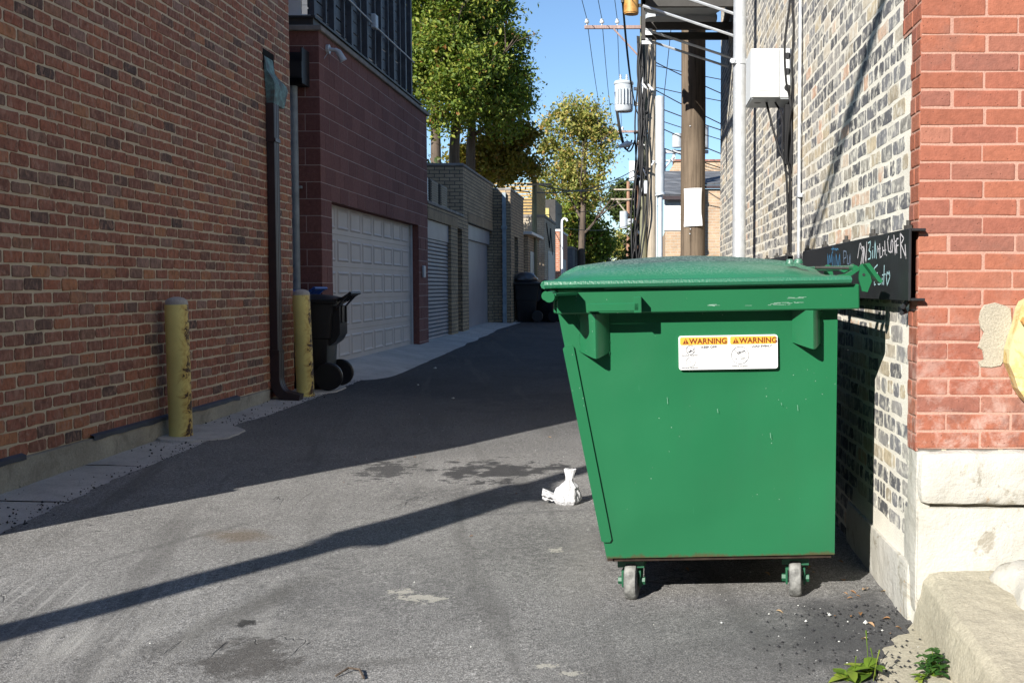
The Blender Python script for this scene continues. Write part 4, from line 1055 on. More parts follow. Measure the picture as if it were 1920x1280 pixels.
rough_box(B, XR-.018, XR+.06, 4.06, 5.3, -.05, .22, .007, .035, 9, round_=.015); rough_box(B, XR-.006, XR+.05, 3.985, 4.12, .05, .66, .006, .03, 3, round_=.01)
build('stone_base', B, MT['stone'], rb, smooth=50)
# mortar smears and cement patch on the front
B = M()
def blotch(cx, cz, rx, rz_, y, seed, n=30, mi=0, sq=0):
    pts = []
    for k in range(n):
        a = 2*math.pi*k/n; q = 1+.28*mnoise.noise((math.cos(a)*1.6+seed, math.sin(a)*1.6, seed*2.))+.1*mnoise.noise((math.cos(a)*5, math.sin(a)*5, seed))
        ca, sa = math.cos(a), math.sin(a)
        if sq: m_ = max(abs(ca), abs(sa)); ca, sa = ca/m_**sq, sa/m_**sq
        pts.append((cx+rx*q*ca, cz+rz_*q*sa))
    B.add([(x, y, z) for x, z in pts] + [(cx+(x-cx)*.9, y-.004, cz+(z-cz)*.9) for x, z in pts], [[i, (i+1) % n, n+(i+1) % n, n+i] for i in range(n)] + [list(range(n, 2*n))], mi)
pp = [(1.245,1.18),(1.262,1.205),(1.30,1.21),(1.335,1.20),(1.36,1.19),(1.37,1.10),(1.34,1.0),(1.325,.975),(1.29,.968),(1.25,.972),(1.24,.99),(1.262,1.0),(1.255,1.035),(1.238,1.045),(1.25,1.075),(1.262,1.10),(1.248,1.115),(1.24,1.15)]
cp = [(x+.004*mnoise.noise((k*2.3,1,1)), z+.004*mnoise.noise((k*2.3,5,1))) for k, (x, z) in enumerate(pp)]
B.add([(x, 3.9985, z) for x, z in cp] + [(1.30+(x-1.30)*.95, 3.9925, 1.09+(z-1.09)*.96) for x, z in cp], [[i, (i+1) % len(cp), len(cp)+(i+1) % len(cp), len(cp)+i] for i in range(len(cp))] + [list(range(len(cp), 2*len(cp)))])
build('cement_patch', B, MT['patch'], rb)

# black steel channel with marker tags
def channel(label, y0, y1, tags):
    t = thing('steel_channel', label, 'steel beam', (.973, y0, 1.215), group='black steel channels bolted to the cream wall')
    z0, z1 = 1.217, 1.482; th = .010
    B = M(); B.bbox(.973, .973+th, y0, y1, z0, z1, .002); B.bbox(.9832, 1.0148 if y0 > 4.5 else 1.035, y0, y1 if y0 > 4.5 else y1, z1-th, z1, .002); B.bbox(.9832, 1.035, y0, y1, z0, z0+th, .002)
    build('channel', B, MT['black'], t)
    y = y0+.10
    while y < y1:
        B = M(); B.cyl((.995, y, z1), (.995, y, z1+.035), .009, n=8); B.cyl((.995, y, z1), (.995, y, z1+.016), .018, n=6); B.box(.982, 1.015, y-.02, y+.02, z1+.0005, z1+.005)
        build('bolt', B, MT['darkmetal'], t); y += .62
    if tags:
        B = M(); B.tube([(1.0,4.09,1.215),(.985,4.10,1.19),(1.0,4.12,1.172),(.98,4.10,1.17)], .010, 6); build('hanging_wire', B, MT['black'], t)
    return t
ch1 = channel('near black steel channel on the cream wall, marked with white and blue graffiti tags', 3.968, 6.60, True)
channel('farther black steel channel on the cream wall, behind the dumpster lid, without tags', 7.34, 10.4, False)
TAGS = {'white':[[(4.909,1.397),(4.865,1.459),(4.846,1.462),(4.798,1.42),(4.842,1.369)],[(4.845,1.44),(4.782,1.445),(4.788,1.401),(4.814,1.372)],[(4.778,1.371),(4.773,1.448),(4.725,1.374),(4.712,1.464)],[(4.494,1.438),(4.484,1.41)],[(4.501,1.424),(4.438,1.425)],[(4.455,1.446),(4.447,1.388)],[(4.452,1.388),(4.413,1.392)],[(4.4,1.431),(4.398,1.394)],[(4.399,1.414),(4.339,1.415)],[(4.363,1.453),(4.353,1.396)],[(4.331,1.397),(4.325,1.393)],[(4.291,1.469),(4.312,1.451),(4.295,1.41),(4.258,1.403),(4.245,1.412)],[(4.247,1.451),(4.259,1.413),(4.23,1.402),(4.218,1.44),(4.24,1.454)],[(4.205,1.469),(4.181,1.391),(4.163,1.441),(4.204,1.446)],[(4.154,1.396),(4.163,1.451),(4.13,1.452)],[(4.155,1.425),(4.128,1.427)],[(4.086,1.376),(4.101,1.47),(4.044,1.449),(4.088,1.429),(4.002,1.373)],[(4.024,1.426),(4.008,1.372)]],'aqua':[[(4.685,1.456),(4.634,1.462),(4.65,1.429),(4.675,1.427),(4.623,1.414),(4.631,1.39),(4.682,1.387)],[(4.591,1.424),(4.589,1.387)],[(4.586,1.438),(4.584,1.434)],[(4.556,1.388),(4.543,1.462),(4.515,1.385)],[(4.553,1.325),(4.554,1.346),(4.49,1.36)],[(4.552,1.318),(4.55,1.276),(4.526,1.279)],[(4.552,1.316),(4.488,1.327)],[(4.471,1.3),(4.478,1.279),(4.446,1.279),(4.436,1.3),(4.431,1.279)],[(4.401,1.306),(4.4,1.277)],[(4.366,1.356),(4.374,1.276)],[(4.402,1.316),(4.342,1.319)],[(4.31,1.274),(4.326,1.309),(4.313,1.328),(4.293,1.318),(4.276,1.33),(4.265,1.308),(4.31,1.274)]],'blue':[[(5.545,1.475),(5.555,1.443),(5.58,1.442)],[(5.593,1.462),(5.508,1.461)],[(5.496,1.454),(5.484,1.462),(5.449,1.45),(5.437,1.46),(5.395,1.453)],[(5.702,1.374),(5.705,1.444),(5.663,1.373)],[(5.652,1.39),(5.649,1.438),(5.602,1.389),(5.58,1.444),(5.552,1.371)],[(5.518,1.421),(5.508,1.37)],[(5.456,1.369),(5.46,1.436),(5.398,1.368),(5.356,1.433),(5.341,1.367)]],'slate':[[(5.243,1.381),(5.256,1.442),(5.181,1.436),(5.19,1.408),(5.237,1.405)],[(5.149,1.419),(5.157,1.379),(5.115,1.375),(5.087,1.425),(5.085,1.374)],[(5.054,1.378),(5.052,1.376)]]}
WORDS = {'white': ((0,1),(1,3),(3,10),(10,11),(11,18)), 'aqua': ((0,4),(4,11),(11,12)), 'blue': ((0,3),(3,7)), 'slate': ((0,1),(1,2),(2,3))}
for k, a_, b_ in [(k, a, b) for k, v in WORDS.items() for a, b in v]:
    B = M(); strokes = TAGS[k][a_:b_]
    for s_ in strokes:
        pts = []
        for (a, b) in zip(s_, s_[1:]):
            for q in range(4): t_ = q/4; pts.append((.9725, a[0]+(b[0]-a[0])*t_, a[1]+(b[1]-a[1])*t_))
        pts.append((.9725, *s_[-1]))
        W = .0042 if k in ('white', 'aqua') else .0042
        for p, q in zip(pts, pts[1:]):
            d = Vector((q[1]-p[1], q[2]-p[2])); 
            if d.length < 1e-6: continue
            d.normalize(); ny, nz = -d.y*W*1.15, d.x*W*.62
            B.quad((.9722,p[1]+ny,p[2]+nz),(.9722,q[1]+ny,q[2]+nz),(.9722,q[1]-ny,q[2]-nz),(.9722,p[1]-ny,p[2]-nz))
    build('graffiti', B, MT['tag'+k], ch1)

# pipe, box, conduits and cables on the cream wall
gp = thing('service_pipe', 'thick shiny galvanised pipe standing off the cream wall', 'pipe', (.855, 9.64, 0))
B = M(); B.cyl((.855,9.64,0), (.855,9.64,5.4), .058, n=24); build('pipe', B, MT['galv'], gp, smooth=True)
for z in (3.24, 1.5):
    B = M(); B.cyl((.855,9.64,z-.022), (.855,9.64,z+.022), .066, n=24); B.box(.80,1.016,9.60,9.616,z-.02,z+.02); B.cyl((.785,9.575,z),(.785,9.62,z),.022,n=10); B.box(.78,.81,9.58,9.61,z-.02,z+.02)
    build('clamp', B, MT['galv'], gp, smooth=30)
mb = thing('utility_box', 'white metal utility box jutting from the cream wall with cables hanging below', 'utility box', (.88, 7.45, 2.55))
B = M(); B.bbox(.738, 1.014, 7.45, 7.84, 2.552, 2.885, .006); build('cabinet', B, MT['whitemetal'], mb)
B = M(); B.bbox(.742, .93, 7.440, 7.4495, 2.556, 2.881, .003); B.bbox(.785,.868,7.4345,7.4395,2.60,2.71,.002); build('cover', B, MT['whitemetal'], mb)
B = M()
for z in (2.62, 2.73, 2.835): B.cyl((.985,7.4435,z),(.985,7.4495,z),.022,n=16)
B.cyl((.80,7.62,2.5455),(.80,7.62,2.5515),.025,n=14); build('knockout', B, MT['black'], mb)
B = M(); B.box(.745,1.01,7.46,7.83,2.546,2.5515); build('bottom_plate', B, MT['greymetal'], mb)
B = M(); B.cyl((.998,6.95,-.02),(.998,6.95,5.3),.0115,n=10)
for z in (1.85, 3.2, 4.6): B.box(.985,1.016,6.92,6.98,z-.012,z+.012)
tag(build('conduit', B, MT['galv'], None, smooth=True), 'thin galvanised conduit running straight up the cream wall beside the utility box', 'conduit')
def cable(label, pts, r=.008, grp='black cables drooping round the utility box', nm='cable', cat='cable', n=6, sub=6, mat='wire', parent=None):
    P = [Vector(p) for p in pts]; out = []
    for i in range(len(P)-1):
        p0 = P[max(i-1,0)]; p1 = P[i]; p2 = P[i+1]; p3 = P[min(i+2,len(P)-1)]
        for k in range(sub):
            t_ = k/sub
            out.append(.5*((2*p1)+(p2-p0)*t_+(2*p0-5*p1+4*p2-p3)*t_*t_+(3*p1-p0-3*p2+p3)*t_**3))
    out.append(P[-1]); B = M(); B.tube(out, r, n)
    o = build(nm, B, MT[mat], parent, smooth=True)
    return o if parent is not None else tag(o, label, cat, grp)
cable('black cable looping from above in front of the utility box and back under it', [(1.0,7.40,5.2),(1.005,7.42,3.6),(.99,7.38,3.2),(.955,7.36,2.9),(.965,7.37,2.66),(1.0,7.40,2.5),(1.005,7.42,2.2),(1.0,7.43,1.55)])
cable('black cable bowing down the right edge of the utility box', [(1.008,7.36,5.2),(1.0,7.36,3.4),(1.01,7.34,3.0),(1.0,7.33,2.75),(1.012,7.35,2.55),(.985,7.36,2.38),(.975,7.38,2.15),(1.0,7.4,2.02),(1.01,7.42,1.5)])
cable('black cable dropping at a slant from the bottom of the utility box', [(.86,7.6,2.55),(.89,7.55,2.4),(.94,7.5,2.2),(.98,7.45,2.05),(1.005,7.44,1.5)])
cable('slack loop of black cable hanging lowest under the utility box', [(.92,7.6,2.55),(.96,7.5,2.42),(.955,7.45,2.2),(.975,7.42,2.06),(1.005,7.40,2.04),(1.01,7.38,2.2),(1.0,7.38,2.45),(.99,7.4,2.6)], .007)
cable('thin black cable hugging the cream wall below the utility box', [(1.01,7.5,2.5),(1.0,7.48,2.3),(1.012,7.5,2.0),(1.008,7.52,1.7),(1.01,7.5,1.4)], .006)
B = M(); B.box(.965,1.012,7.40,7.47,2.1,2.5); tag(build('cable_bundle', B, MT['wire'], None), 'knot of black cable taped together under the utility box', 'cable bundle', 'black cables drooping round the utility box')

# yellow painted bracket and whitewashed kerb at the right edge
yp = thing('yellow_bracket', 'chipped pale yellow metal plate with a bolt, right edge of the red front', 'metal plate', (1.40, 3.95, 1.0))
pl = [(1.384,1.215),(1.372,1.19),(1.360,1.13),(1.345,1.085),(1.333,1.04),(1.332,.99),(1.352,.945),(1.366,.90),(1.392,.862),(1.42,.835),(1.46,.80),(1.62,.80),(1.62,1.24),(1.42,1.235)]
B = M(); B.prism(pl, 'y', 3.925, 3.990); build('plate', B, MT['yellowpaint'], yp)
B = M(); B.cyl((1.385,3.90,1.145),(1.385,3.925,1.145),.017,n=6); B.cyl((1.385,3.885,1.145),(1.385,3.90,1.145),.010,n=10); build('bolt', B, MT['rusttank'], yp)
B = M(); rough_box(B, 1.275, 1.9, 3.55, 3.95, .0, .27, .03, .03, 21, round_=.08); 
sb = thing('stone_block', 'whitewashed stone block topped by a dark blue knob at the right end of the step', 'stone block', (1.5, 3.75, 0))
build('block', B, MT['stone'], sb, smooth=50)
B = M(); B.tube([(1.335,3.53,.40),(1.345,3.52,.36),(1.35,3.52,.27)], [.02,.032,.03], 12); build('knob', B, MT['bluep'], sb, smooth=True)
# worn concrete step
B = M()
def step(u, v):
    y = 2.0 + 2.0*u
    h = .215 - .075*(4-y)/.9*1.0; h = max(.05, h)
    prof_ = [(0,-.05),(.0,.0),(.012,h*.45),(.03,h*.82),(.052,h*.96),(.09,h),(.2,h+.004),(.45,h+.002),(2.2,h)]
    q = v*(len(prof_)-1); i = min(int(q), len(prof_)-2); f_ = q-i
    o = prof_[i][0]+(prof_[i+1][0]-prof_[i][0])*f_; z = prof_[i][1]+(prof_[i+1][1]-prof_[i][1])*f_
    nn = mnoise.fractal((y*6, o*6, z*6), .9, 2, 4)
    return (1.012 - .02*(4-y) + o + .007*nn*(o < .2), y, z + .004*nn + .003*mnoise.noise((o*20, y*20, 0)))
B.grid(step, 150, 110)
tag(build('concrete_step', B, MT['conclight'], None, smooth=True, recalc=False), 'low worn concrete step in front of the whitewashed stone base', 'step')

# air conditioner shelf on the cream wall
sh = thing('condenser_shelf', 'dark steel shelf braced out from the cream wall high over the alley', 'shelf', (1.0, 12.2, 4.2))
B = M()
for y in (10.7, 11.5, 12.5, 13.0): B.box(-.01, 1.015, y-.03, y+.03, 4.19, 4.27)
B.box(-.02, .03, 10.6, 13.06, 4.271, 4.34); B.box(.93, .98, 10.6, 13.06, 4.271, 4.34); B.box(-.012,.028,11.47,11.53,3.85,6.2)
B.box(-.01,1.015,11.47,11.53,4.95,5.0)
build('frame', B, MT['darkmetal'], sh)
for (y, xo, zo) in ((10.7,.0,4.20),(11.47,.0,4.185),(12.5,.02,4.185),(12.97,.0,4.185)):
    B = M(); B.tube([(xo,y-.04,zo),(1.012,y-.04,zo-.325*(1.012-xo))], .015, 6); build('brace', B, MT['galv'], sh)
for y in (12.5,12.97): 
    B = M(); B.box(-.01,.11,y-.05,y-.036,4.12,4.19); build('gusset', B, MT['galv'], sh)
def condenser(y0, y1, z0, label):
    t = thing('condenser', label, 'air conditioner', (.45, (y0+y1)/2, z0), group='air conditioners on the steel shelf')
    B = M()
    def rp(i, k=0): return [(x, y) for x, y in rrect(.03+i, .86-i, y0+i, y1-i, .14)]
    p = rp(0); q = rp(.02)
    B.prism(p, 'z', z0+.10, z0+.80); B.prism(q, 'z', z0+.045, z0+.0995); B.prism(p, 'z', z0+.0, z0+.0445)
    build('casing', B, MT['greymetal'], t)
    B = M()
    for k in range(6): B.prism([(x, y) for x, y in rrect(.026, .864, y0-.004, y1+.004, .143)], 'z', z0+.13+k*.1, z0+.165+k*.1)
    build('louvre', B, MT['black'], t)
condenser(11.62, 12.42, 4.345, 'nearer pale air conditioner with rounded corners resting on the steel shelf')
condenser(12.52, 13.02, 4.345, 'farther pale air conditioner on the steel shelf, partly hidden by the nearer one')

# ------------------------------------------------------------------ utility poles
def pole(name, label, x, y, r0, r1, z1, mat, lean=(0,0), z0=-.3, grp='wooden utility poles along the right of the alley'):
    t = thing(name, label, 'utility pole', (x, y, 0), group=grp)
    B = M(); n = 14; pts = []; rs = []
    for k in range(n+1):
        z = z0+(z1-z0)*k/n; pts.append((x+lean[0]*(z)+.01*mnoise.noise((z, x, 1)), y+lean[1]*z, z)); rs.append(r0+(r1-r0)*k/n)
    B.tube(pts, rs, 20); build('shaft', B, MT[mat], t, smooth=True); return t
pa = pole('utility_pole', 'stout weathered wooden pole with a blank white notice, just past the cream wall', .648, 14.0, .160, .150, 8.5, 'polewood')
B = M()
def sheet(u, v):
    a = R(-62+95*u) ; a = R(-90) + (u-.54)*1.42
    r = .164 + .012*abs(2*v-1)**2 + .012*(u if v < .3 else 0)
    return (.648 + r*math.cos(a), 14.0 + r*math.sin(a), 2.03+.48*v + .012*u)
B.grid(sheet, 12, 6); build('notice', B, MT['paper'], pa, smooth=True)
B = M()
for z in (2.0,1.94,2.04,3.3): B.cyl((.63+.03*math.sin(z*9),13.836,z),(.63+.03*math.sin(z*9),13.85,z),.008,n=6)
build('nail', B, MT['galv'], pa)
pb = pole('utility_pole', 'pale wooden pole with a fat grey conduit strapped along its right side', .235, 28, .125, .11, 9.2, 'polepale')
B = M(); B.cyl((.44,27.86,3.65),(.44,27.86,6.1),.118,n=16); B.tube([(.44,27.86,3.65),(.45,27.86,3.6)],[.135,.135],16); B.cyl((.455,27.86,-.1),(.455,27.86,3.62),.058,n=12); B.cyl((.36,27.84,-.1),(.36,27.84,3.7),.022,n=8)
build('riser_conduit', B, MT['greymetal'], pb, smooth=30)
B = M(); B.cyl((-.29,27.9,8.2),(-.29,27.9,9.25),.19,n=24); B.cyl((-.29,27.9,8.17),(-.29,27.9,8.2),.175,n=24); build('transformer', B, MT['rusttank'], pb, smooth=30)
B = M(); B.box(-.1,.2,27.87,27.93,8.75,8.83); B.box(-.1,.2,27.87,27.93,8.35,8.43); B.cyl((-.50,27.85,8.45),(-.50,27.85,8.55),.05,n=8); build('bracket', B, MT['darkmetal'], pb)
pc = pole('utility_pole', 'mossy leaning pole wrapped in black cables, carrying a crossarm and a pale grey transformer', -.02, 36, .16, .125, 10.1, 'polegreen', lean=(.006, 0))
B = M(); B.bbox(-1.9,.10,35.78,35.88,9.66,9.77,.01); build('crossarm', B, MT['armwood'], pc)
B = M(); B.tube([(-.95,35.8,9.66),(-.05,35.84,8.7)],.03,6); build('arm_brace', B, MT['armwood'], pc)
for x in (-1.82,-1.33,-.83):
    B = M(); B.lathe([(.02,0),(.02,.06),(.07,.08),(.075,.13),(.05,.15),(.055,.19),(.03,.22)], (x,35.83,9.77), 12); build('insulator', B, MT['porcelain'], pc, smooth=True)
B = M(); B.lathe([(.02,0),(.27,0),(.29,.03),(.30,.06),(.30,.86),(.32,.88),(.33,.92),(.30,.98),(.12,1.02),(.02,1.03)], (-.62,35.8,6.98), 24)
for k in range(7): a = R(-150+20*k); B.box(-.62+.30*math.cos(a)-.008,-.62+.30*math.cos(a)+.008,35.8+.37*math.sin(a)-.002,35.8+.30*math.sin(a),7.2,7.7)
for x in (-.72,-.52): B.lathe([(.03,0),(.05,.03),(.03,.06),(.05,.09),(.03,.12),(.04,.17)],(x,35.75,8.0),10)
build('transformer', B, MT['greymetal'], pc, smooth=30)
B = M(); B.box(-.30,-.02,35.9,36.0,7.7,7.8); B.box(-.30,-.02,35.9,36.0,7.2,7.3); B.box(-.16,.06,35.75,35.86,6.75,8.1); build('bracket', B, MT['whitemetal'], pc)
B = M(); B.tube([(-.08,35.8,5.9),(-.3,35.75,5.95),(-.45,35.7,5.93)],.025,8); B.tube([(-.35,35.7,5.93),(-.5,35.7,5.92),(-.78,35.7,5.83)],[.05,.11,.05],12); build('street_light', B, MT['greymetal'], pc, smooth=True)
rg = random.Random(31)
for k in range(13):
    x0 = rg.uniform(-.20,.36); ph = rg.uniform(0,6)
    pts = []
    for i in range(11):
        z = 9.4-i*.9; pts.append((.02+(.17 if x0 > .1 else 0)+ (x0-.05)*.75*(1-.35*i/10) - .30*(i/10)**1.5 + .06*math.sin(ph+i*1.3), 35.75-.1*rg.random(), z))
    cable('', pts, rg.uniform(.018,.042), nm='riser_cable', parent=pc, n=5)
for k in range(10):
    ph = rg.uniform(0,6); x0 = rg.uniform(-.14,.36); pts = []; ln_ = rg.choice((.12,.26,.40))
    for i in range(11):
        z = 7.4-i*.72; pts.append((x0*(1-.5*i/10) - ln_*(i/10)**1.3 + .075*math.sin(ph+i*1.1)*(i > 0), 27.78-.12*rg.random(), z))
    cable('', pts, rg.uniform(.009,.024), nm='riser_cable', parent=pb, n=5)
for k in range(10):
    z = rg.uniform(4.2,6.6); x = rg.uniform(-.1,.3); B = M()
    B.tube([(x,27.74,z),(x+rg.uniform(-.1,.1),27.70,z+rg.uniform(-.1,.1)),(x+rg.uniform(-.12,.12),27.73,z+rg.uniform(-.16,.16))],rg.uniform(.012,.035),6); build('splice', B, MT['wire'] if k % 3 else MT['whitemetal'], pb)
for k in range(14):
    z = rg.uniform(2.5,6.3); x = -.1+rg.uniform(-.12,.2); B = M()
    B.tube([(x,35.68,z),(x+rg.uniform(-.12,.12),35.62,z+rg.uniform(-.15,.15)),(x+rg.uniform(-.15,.15),35.66,z+rg.uniform(-.2,.2))],rg.uniform(.02,.05),6); build('splice', B, MT['wire'] if k % 3 else MT['whitemetal'], pc)
pole('utility_pole', 'thin russet wooden pole in the cluster of cabled poles', -.22, 45, .115, .10, 6.4, 'polerust')
pe = pole('utility_pole', 'dark shaded pole beside the pale pole, with a light box near its top', .02, 33, .115, .105, 4.5, 'polegreen')
B = M(); B.bbox(-.10,.16,32.8,32.9,4.05,4.45,.02); build('box', B, MT['greymetal'], pe)
pg2 = pole('utility_pole', 'farther pole whose pinkish crossarm shows left of the cabled pole', -.15, 60, .15, .12, 10.2, 'polerust')
B = M(); B.bbox(-2.2,.1,59.8,59.9,9.68,9.80,.01); build('crossarm', B, MT['armwood'], pg2)
for x in (-2.1,-1.6,-1.1):
    B = M(); B.lathe([(.02,0),(.07,.08),(.07,.13),(.03,.22)], (x,59.85,9.8), 10); build('insulator', B, MT['porcelain'], pg2, smooth=True)
pf = pole('utility_pole', 'distant pole with two short crossarms and small grey transformers', -.95, 72, .14, .11, 8.2, 'polerust')
B = M(); B.bbox(-2.1,-.6,71.8,71.9,6.95,7.07,.01); B.bbox(-1.9,-.5,71.8,71.9,7.6,7.7,.01); B.tube([(-1.7,71.8,6.9),(-.9,71.8,5.9)],.05,6); build('crossarm', B, MT['polepale'], pf)
B = M(); B.cyl((-1.25,71.6,5.1),(-1.25,71.6,6.2),.26,n=16); B.cyl((-.75,71.6,4.6),(-.75,71.6,5.7),.26,n=16); build('transformer', B, MT['greymetal'], pf, smooth=30)
B = M(); B.bbox(-.62,-.30,49.9,50.2,6.1,7.0,.02); tag(build('junction_cabinet', B, MT['whitemetal'], None), 'small white box hanging among the cables left of the pole cluster', 'utility box')
ph = pole('utility_pole', 'slender grey green pole in front of the cedar screen on the left', -3.28, 33, .085, .07, 4.55, 'polegreen', grp='utility poles left of the alley')
B = M(); B.bbox(-3.5,-2.75,32.9,32.98,4.32,4.38,.008); build('crossarm', B, MT['polepale'], ph)
B = M(); B.lathe([(.02,0),(.05,.05),(.03,.14)],(-3.28,33,4.55),8); build('insulator', B, MT['porcelain'], ph)

# overhead wires
def wire(label, a, b, sag, r=.012, grp='overhead wires', n=14, cat='wire', nm='overhead_wire'):
    A = Vector(a); Bv = Vector(b); pts = [A+(Bv-A)*(k/n) - Vector((0,0,sag*4*(k/n)*(1-k/n))) for k in range(n+1)]
    B = M(); B.tube(pts, r, 5); return tag(build(nm, B, MT['wire'], None, smooth=True), label, cat, grp)
for i, (x, g_) in enumerate(((-1.82,'leftmost'),(-1.33,'middle'),(-.83,'rightmost'))):
    wire(g_+' of the three wires running over the left crossarm toward the viewer', (x,35.83,9.98), (x*1.05-.1,3,9.6), .15, .011, 'wires on the crossarm')
    wire(g_+' of the three thin wires running from the crossarm away down the alley', (x,35.83,9.98), (x*.95-.35,59.85,10.0), .5, .012, 'wires on the crossarm')
hr = [((.05,36,8.6),(6,30,6.4)),((.05,36,7.9),(6,31,6.0)),((.3,28,7.0),(5,27,4.9)),((.3,28,6.3),(5,28,4.2)),((.3,28,5.4),(5,26,3.4)),((.3,28,4.9),(5,29,3.7)),((.05,36,6.9),(7,34,4.7)),((.25,28,5.9),(5,25,4.0))]
desc = ['highest black wire slanting right from the cabled pole behind the stout pole','second highest black wire slanting right from the cabled pole','upper wire from the pale pole down to the shingled house','wire below it from the pale pole to the shingled house','lowest wire from the pale pole to the shingled house','flattest wire from the pale pole to the right','wire from the cabled pole reaching farthest right','wire from the middle of the grey conduit to the right']
for (a, b), d_ in zip(hr, desc): wire(d_, a, b, .12, .014, 'wires slanting to the right of the poles')
wire('upper cable sweeping from the white box left toward the yellowing tree', (-.4,50,6.6), (-4.4,33.5,4.3), .5, .02, 'cables crossing the alley to the left'); wire('lower cable sweeping left across the yellowing tree', (-.2,45,5.9), (-3.3,33,4.4), .45, .02, 'cables crossing the alley to the left')
wire('thin cable crossing the alley in front of the far tree at mid height', (-.3,60,6.2), (-4.5,40,3.9), .3, .015, 'cables crossing the alley to the left'); wire('low thin cable over the orange garage', (-.3,60,4.8), (-3.2,43.1,3.6), .25, .014, 'cables crossing the alley to the left')
wire('long slack cable from the transformer down and back to the cabled pole, outer loop', (-.9,35.7,7.6), (-.25,35.7,6.05), 1.0, .028, 'slack loops under the transformer'); wire('long slack cable from the transformer down and back to the cabled pole, inner loop', (-.88,35.7,7.1), (-.35,35.7,6.05), .75, .028, 'slack loops under the transformer')
wire('black wire curving down from the rusty tank to the cabled pole', (-.5,27.85,8.5), (-.05,35.8,6.9), .9, .018, 'wires by the rusty tank'); wire('second black wire curving from the rusty tank, hanging wider', (-.52,27.85,8.45), (-.05,35.8,7.6), 1.2, .014, 'wires by the rusty tank')
wire('near vertical thin wire crossing the sky right of the grey conduit', (.85,32,9.0), (.45,33,5.2), .02, .012, 'overhead wires'); 
wire('black wire running up beside the rusty tank', (-.52,27.85,8.5), (-.62,26.5,9.6), .02, .016, 'wires by the rusty tank')

# street pole behind the viewer; its shadow falls across the alley mouth
sp = thing('street_pole', 'steel street pole with a traffic signal standing behind the viewer at the alley mouth', 'street pole', (-4.46, .30, 0))
B = M(); B.tube([(-4.46,.30,-.2),(-4.46,.30,4),(-4.46,.30,7.2)], [.105,.092,.06], 16); build('shaft', B, MT['greypaint'], sp, smooth=True)
B = M(); B.bbox(-4.50,-4.16,.34,.60,3.22,4.12,.02); B.prism([(-4.56,3.25),(-4.42,3.25),(-4.30,3.02)], 'y', .40, .46); B.box(-4.44,-4.40,.30,.36,3.4,3.45); B.box(-4.2,-4.05,.36,.50,3.9,4.05); build('signal_head', B, MT['black'], sp)
wire('upper strand of the cable spanning the alley mouth overhead behind the viewer', (-4.46,.33,6.30), (-1.7,-.34,5.71), .02, .034, 'span cables behind the viewer'); wire('lower strand of the cable spanning the alley mouth overhead behind the viewer', (-4.46,.33,6.02), (-1.7,-.34,5.69), .02, .03, 'span cables behind the viewer')
wire('thick end of the cable spanning the alley mouth overhead behind the viewer', (-1.7,-.34,5.70), (4.5,-2.1,4.5), .05, .058, 'span cables behind the viewer')
B = M(); B.cyl((4.5,-2.1,-.2),(4.5,-2.1,4.7),.09,n=12); tag(build('street_pole', B, MT['greypaint'], None, smooth=True), 'short plain steel pole on the far right behind the viewer', 'street pole')

# houses across the street behind the viewer: they close off the low sky
for i, (x0, x1, h, m_, lab) in enumerate(((-34,-12,11.0,'plainred','long red brick terrace across the street behind the viewer'),(-11.5,2,11.4,'ybrick','buff brick house across the street straight behind the viewer'),(2.5,26,11.5,'plainred','tall red brick block across the street behind the viewer on the right'))):
    t = thing('street_house', lab, 'house', ((x0+x1)/2, -16, 0), group='houses across the street'); B = M(); B.box(x0, x1, -27, -16, -.4, h); build('wall', B, MT[m_], t)
    B = M(); B.box(x0-.1, x1+.1, -27.1, -15.9, h+.002, h+.25); build('cornice', B, MT['cap'], t)
    for k in range(int((x1-x0)/3)):
        for z in (1.2, 4.4, 7.6): B = M(); B.box(x0+1+3*k, x0+2.2+3*k, -15.995, -15.96, z, z+1.8); build('window', B, MT['glass'], t)

# ------------------------------------------------------------------ house on the right, beyond the poles
hs = thing('shingled_house', 'tan brick house with a grey shingled roof and white siding behind the poles', 'house', (1.6, 30, 0))
B = M(); B.box(.62, 5, 30, 36, -.3, 2.80); B.box(1.62, 5, 30, 33, 2.80, 3.95); build('wall', B, MT['tbrick'], hs)
B = M()
for k in range(6): B.box(.60, 1.60, 29.97-.004*(k % 2), 30.5, 2.81+k*.145, 2.95+k*.145)
build('siding', B, MT['siding'], hs)
B = M(); B.prism([(29.85,3.70),(33.4,4.72),(33.4,4.80),(29.80,3.79)], 'x', .55, 1.66); B.prism([(29.95,4.05),(33.4,4.74),(33.4,4.80),(29.92,4.11)], 'x', 1.66, 5); build('roof', B, MT['shingle'], hs)
B = M(); B.box(1.60,5,29.9,29.99,3.96,4.04); B.box(.5,1.68,29.74,29.84,3.64,3.74); build('gutter', B, MT['brownmetal'], hs)
B = M(); B.add([(.78,33.5,4.75),(5,33.5,4.75),(5,33.5,5.1),(1.0,33.5,5.1),(.78,34.6,4.75),(5,34.6,4.75),(5,34.6,5.1),(1.0,34.6,5.1)], [[0,1,2,3],[4,7,6,5],[0,3,7,4],[3,2,6,7],[1,5,6,2]]); build('parapet', B, MT['tbrick'], hs)
B = M(); B.box(.95,5,33.45,34.65,5.102,5.16); build('parapet_cap', B, MT['plainred'], hs)
rf = thing('roof_frame', 'grey steel frame with tanks standing on the roof of the tan brick house', 'steel frame', (1.2, 36, 5))
B = M()
for x in (.72, 1.05, 1.5, 2.0): B.box(x-.05, x+.05, 36.5, 36.6, 4.2, 5.85)
B.box(.5,2.2,36.45,36.65,5.72,5.82); B.box(.5,2.2,36.45,36.65,5.45,5.5); B.tube([(.72,36.5,5.2),(1.05,36.5,5.6)],.04,6); B.box(.4,.72,36.5,36.56,4.95,5.0)
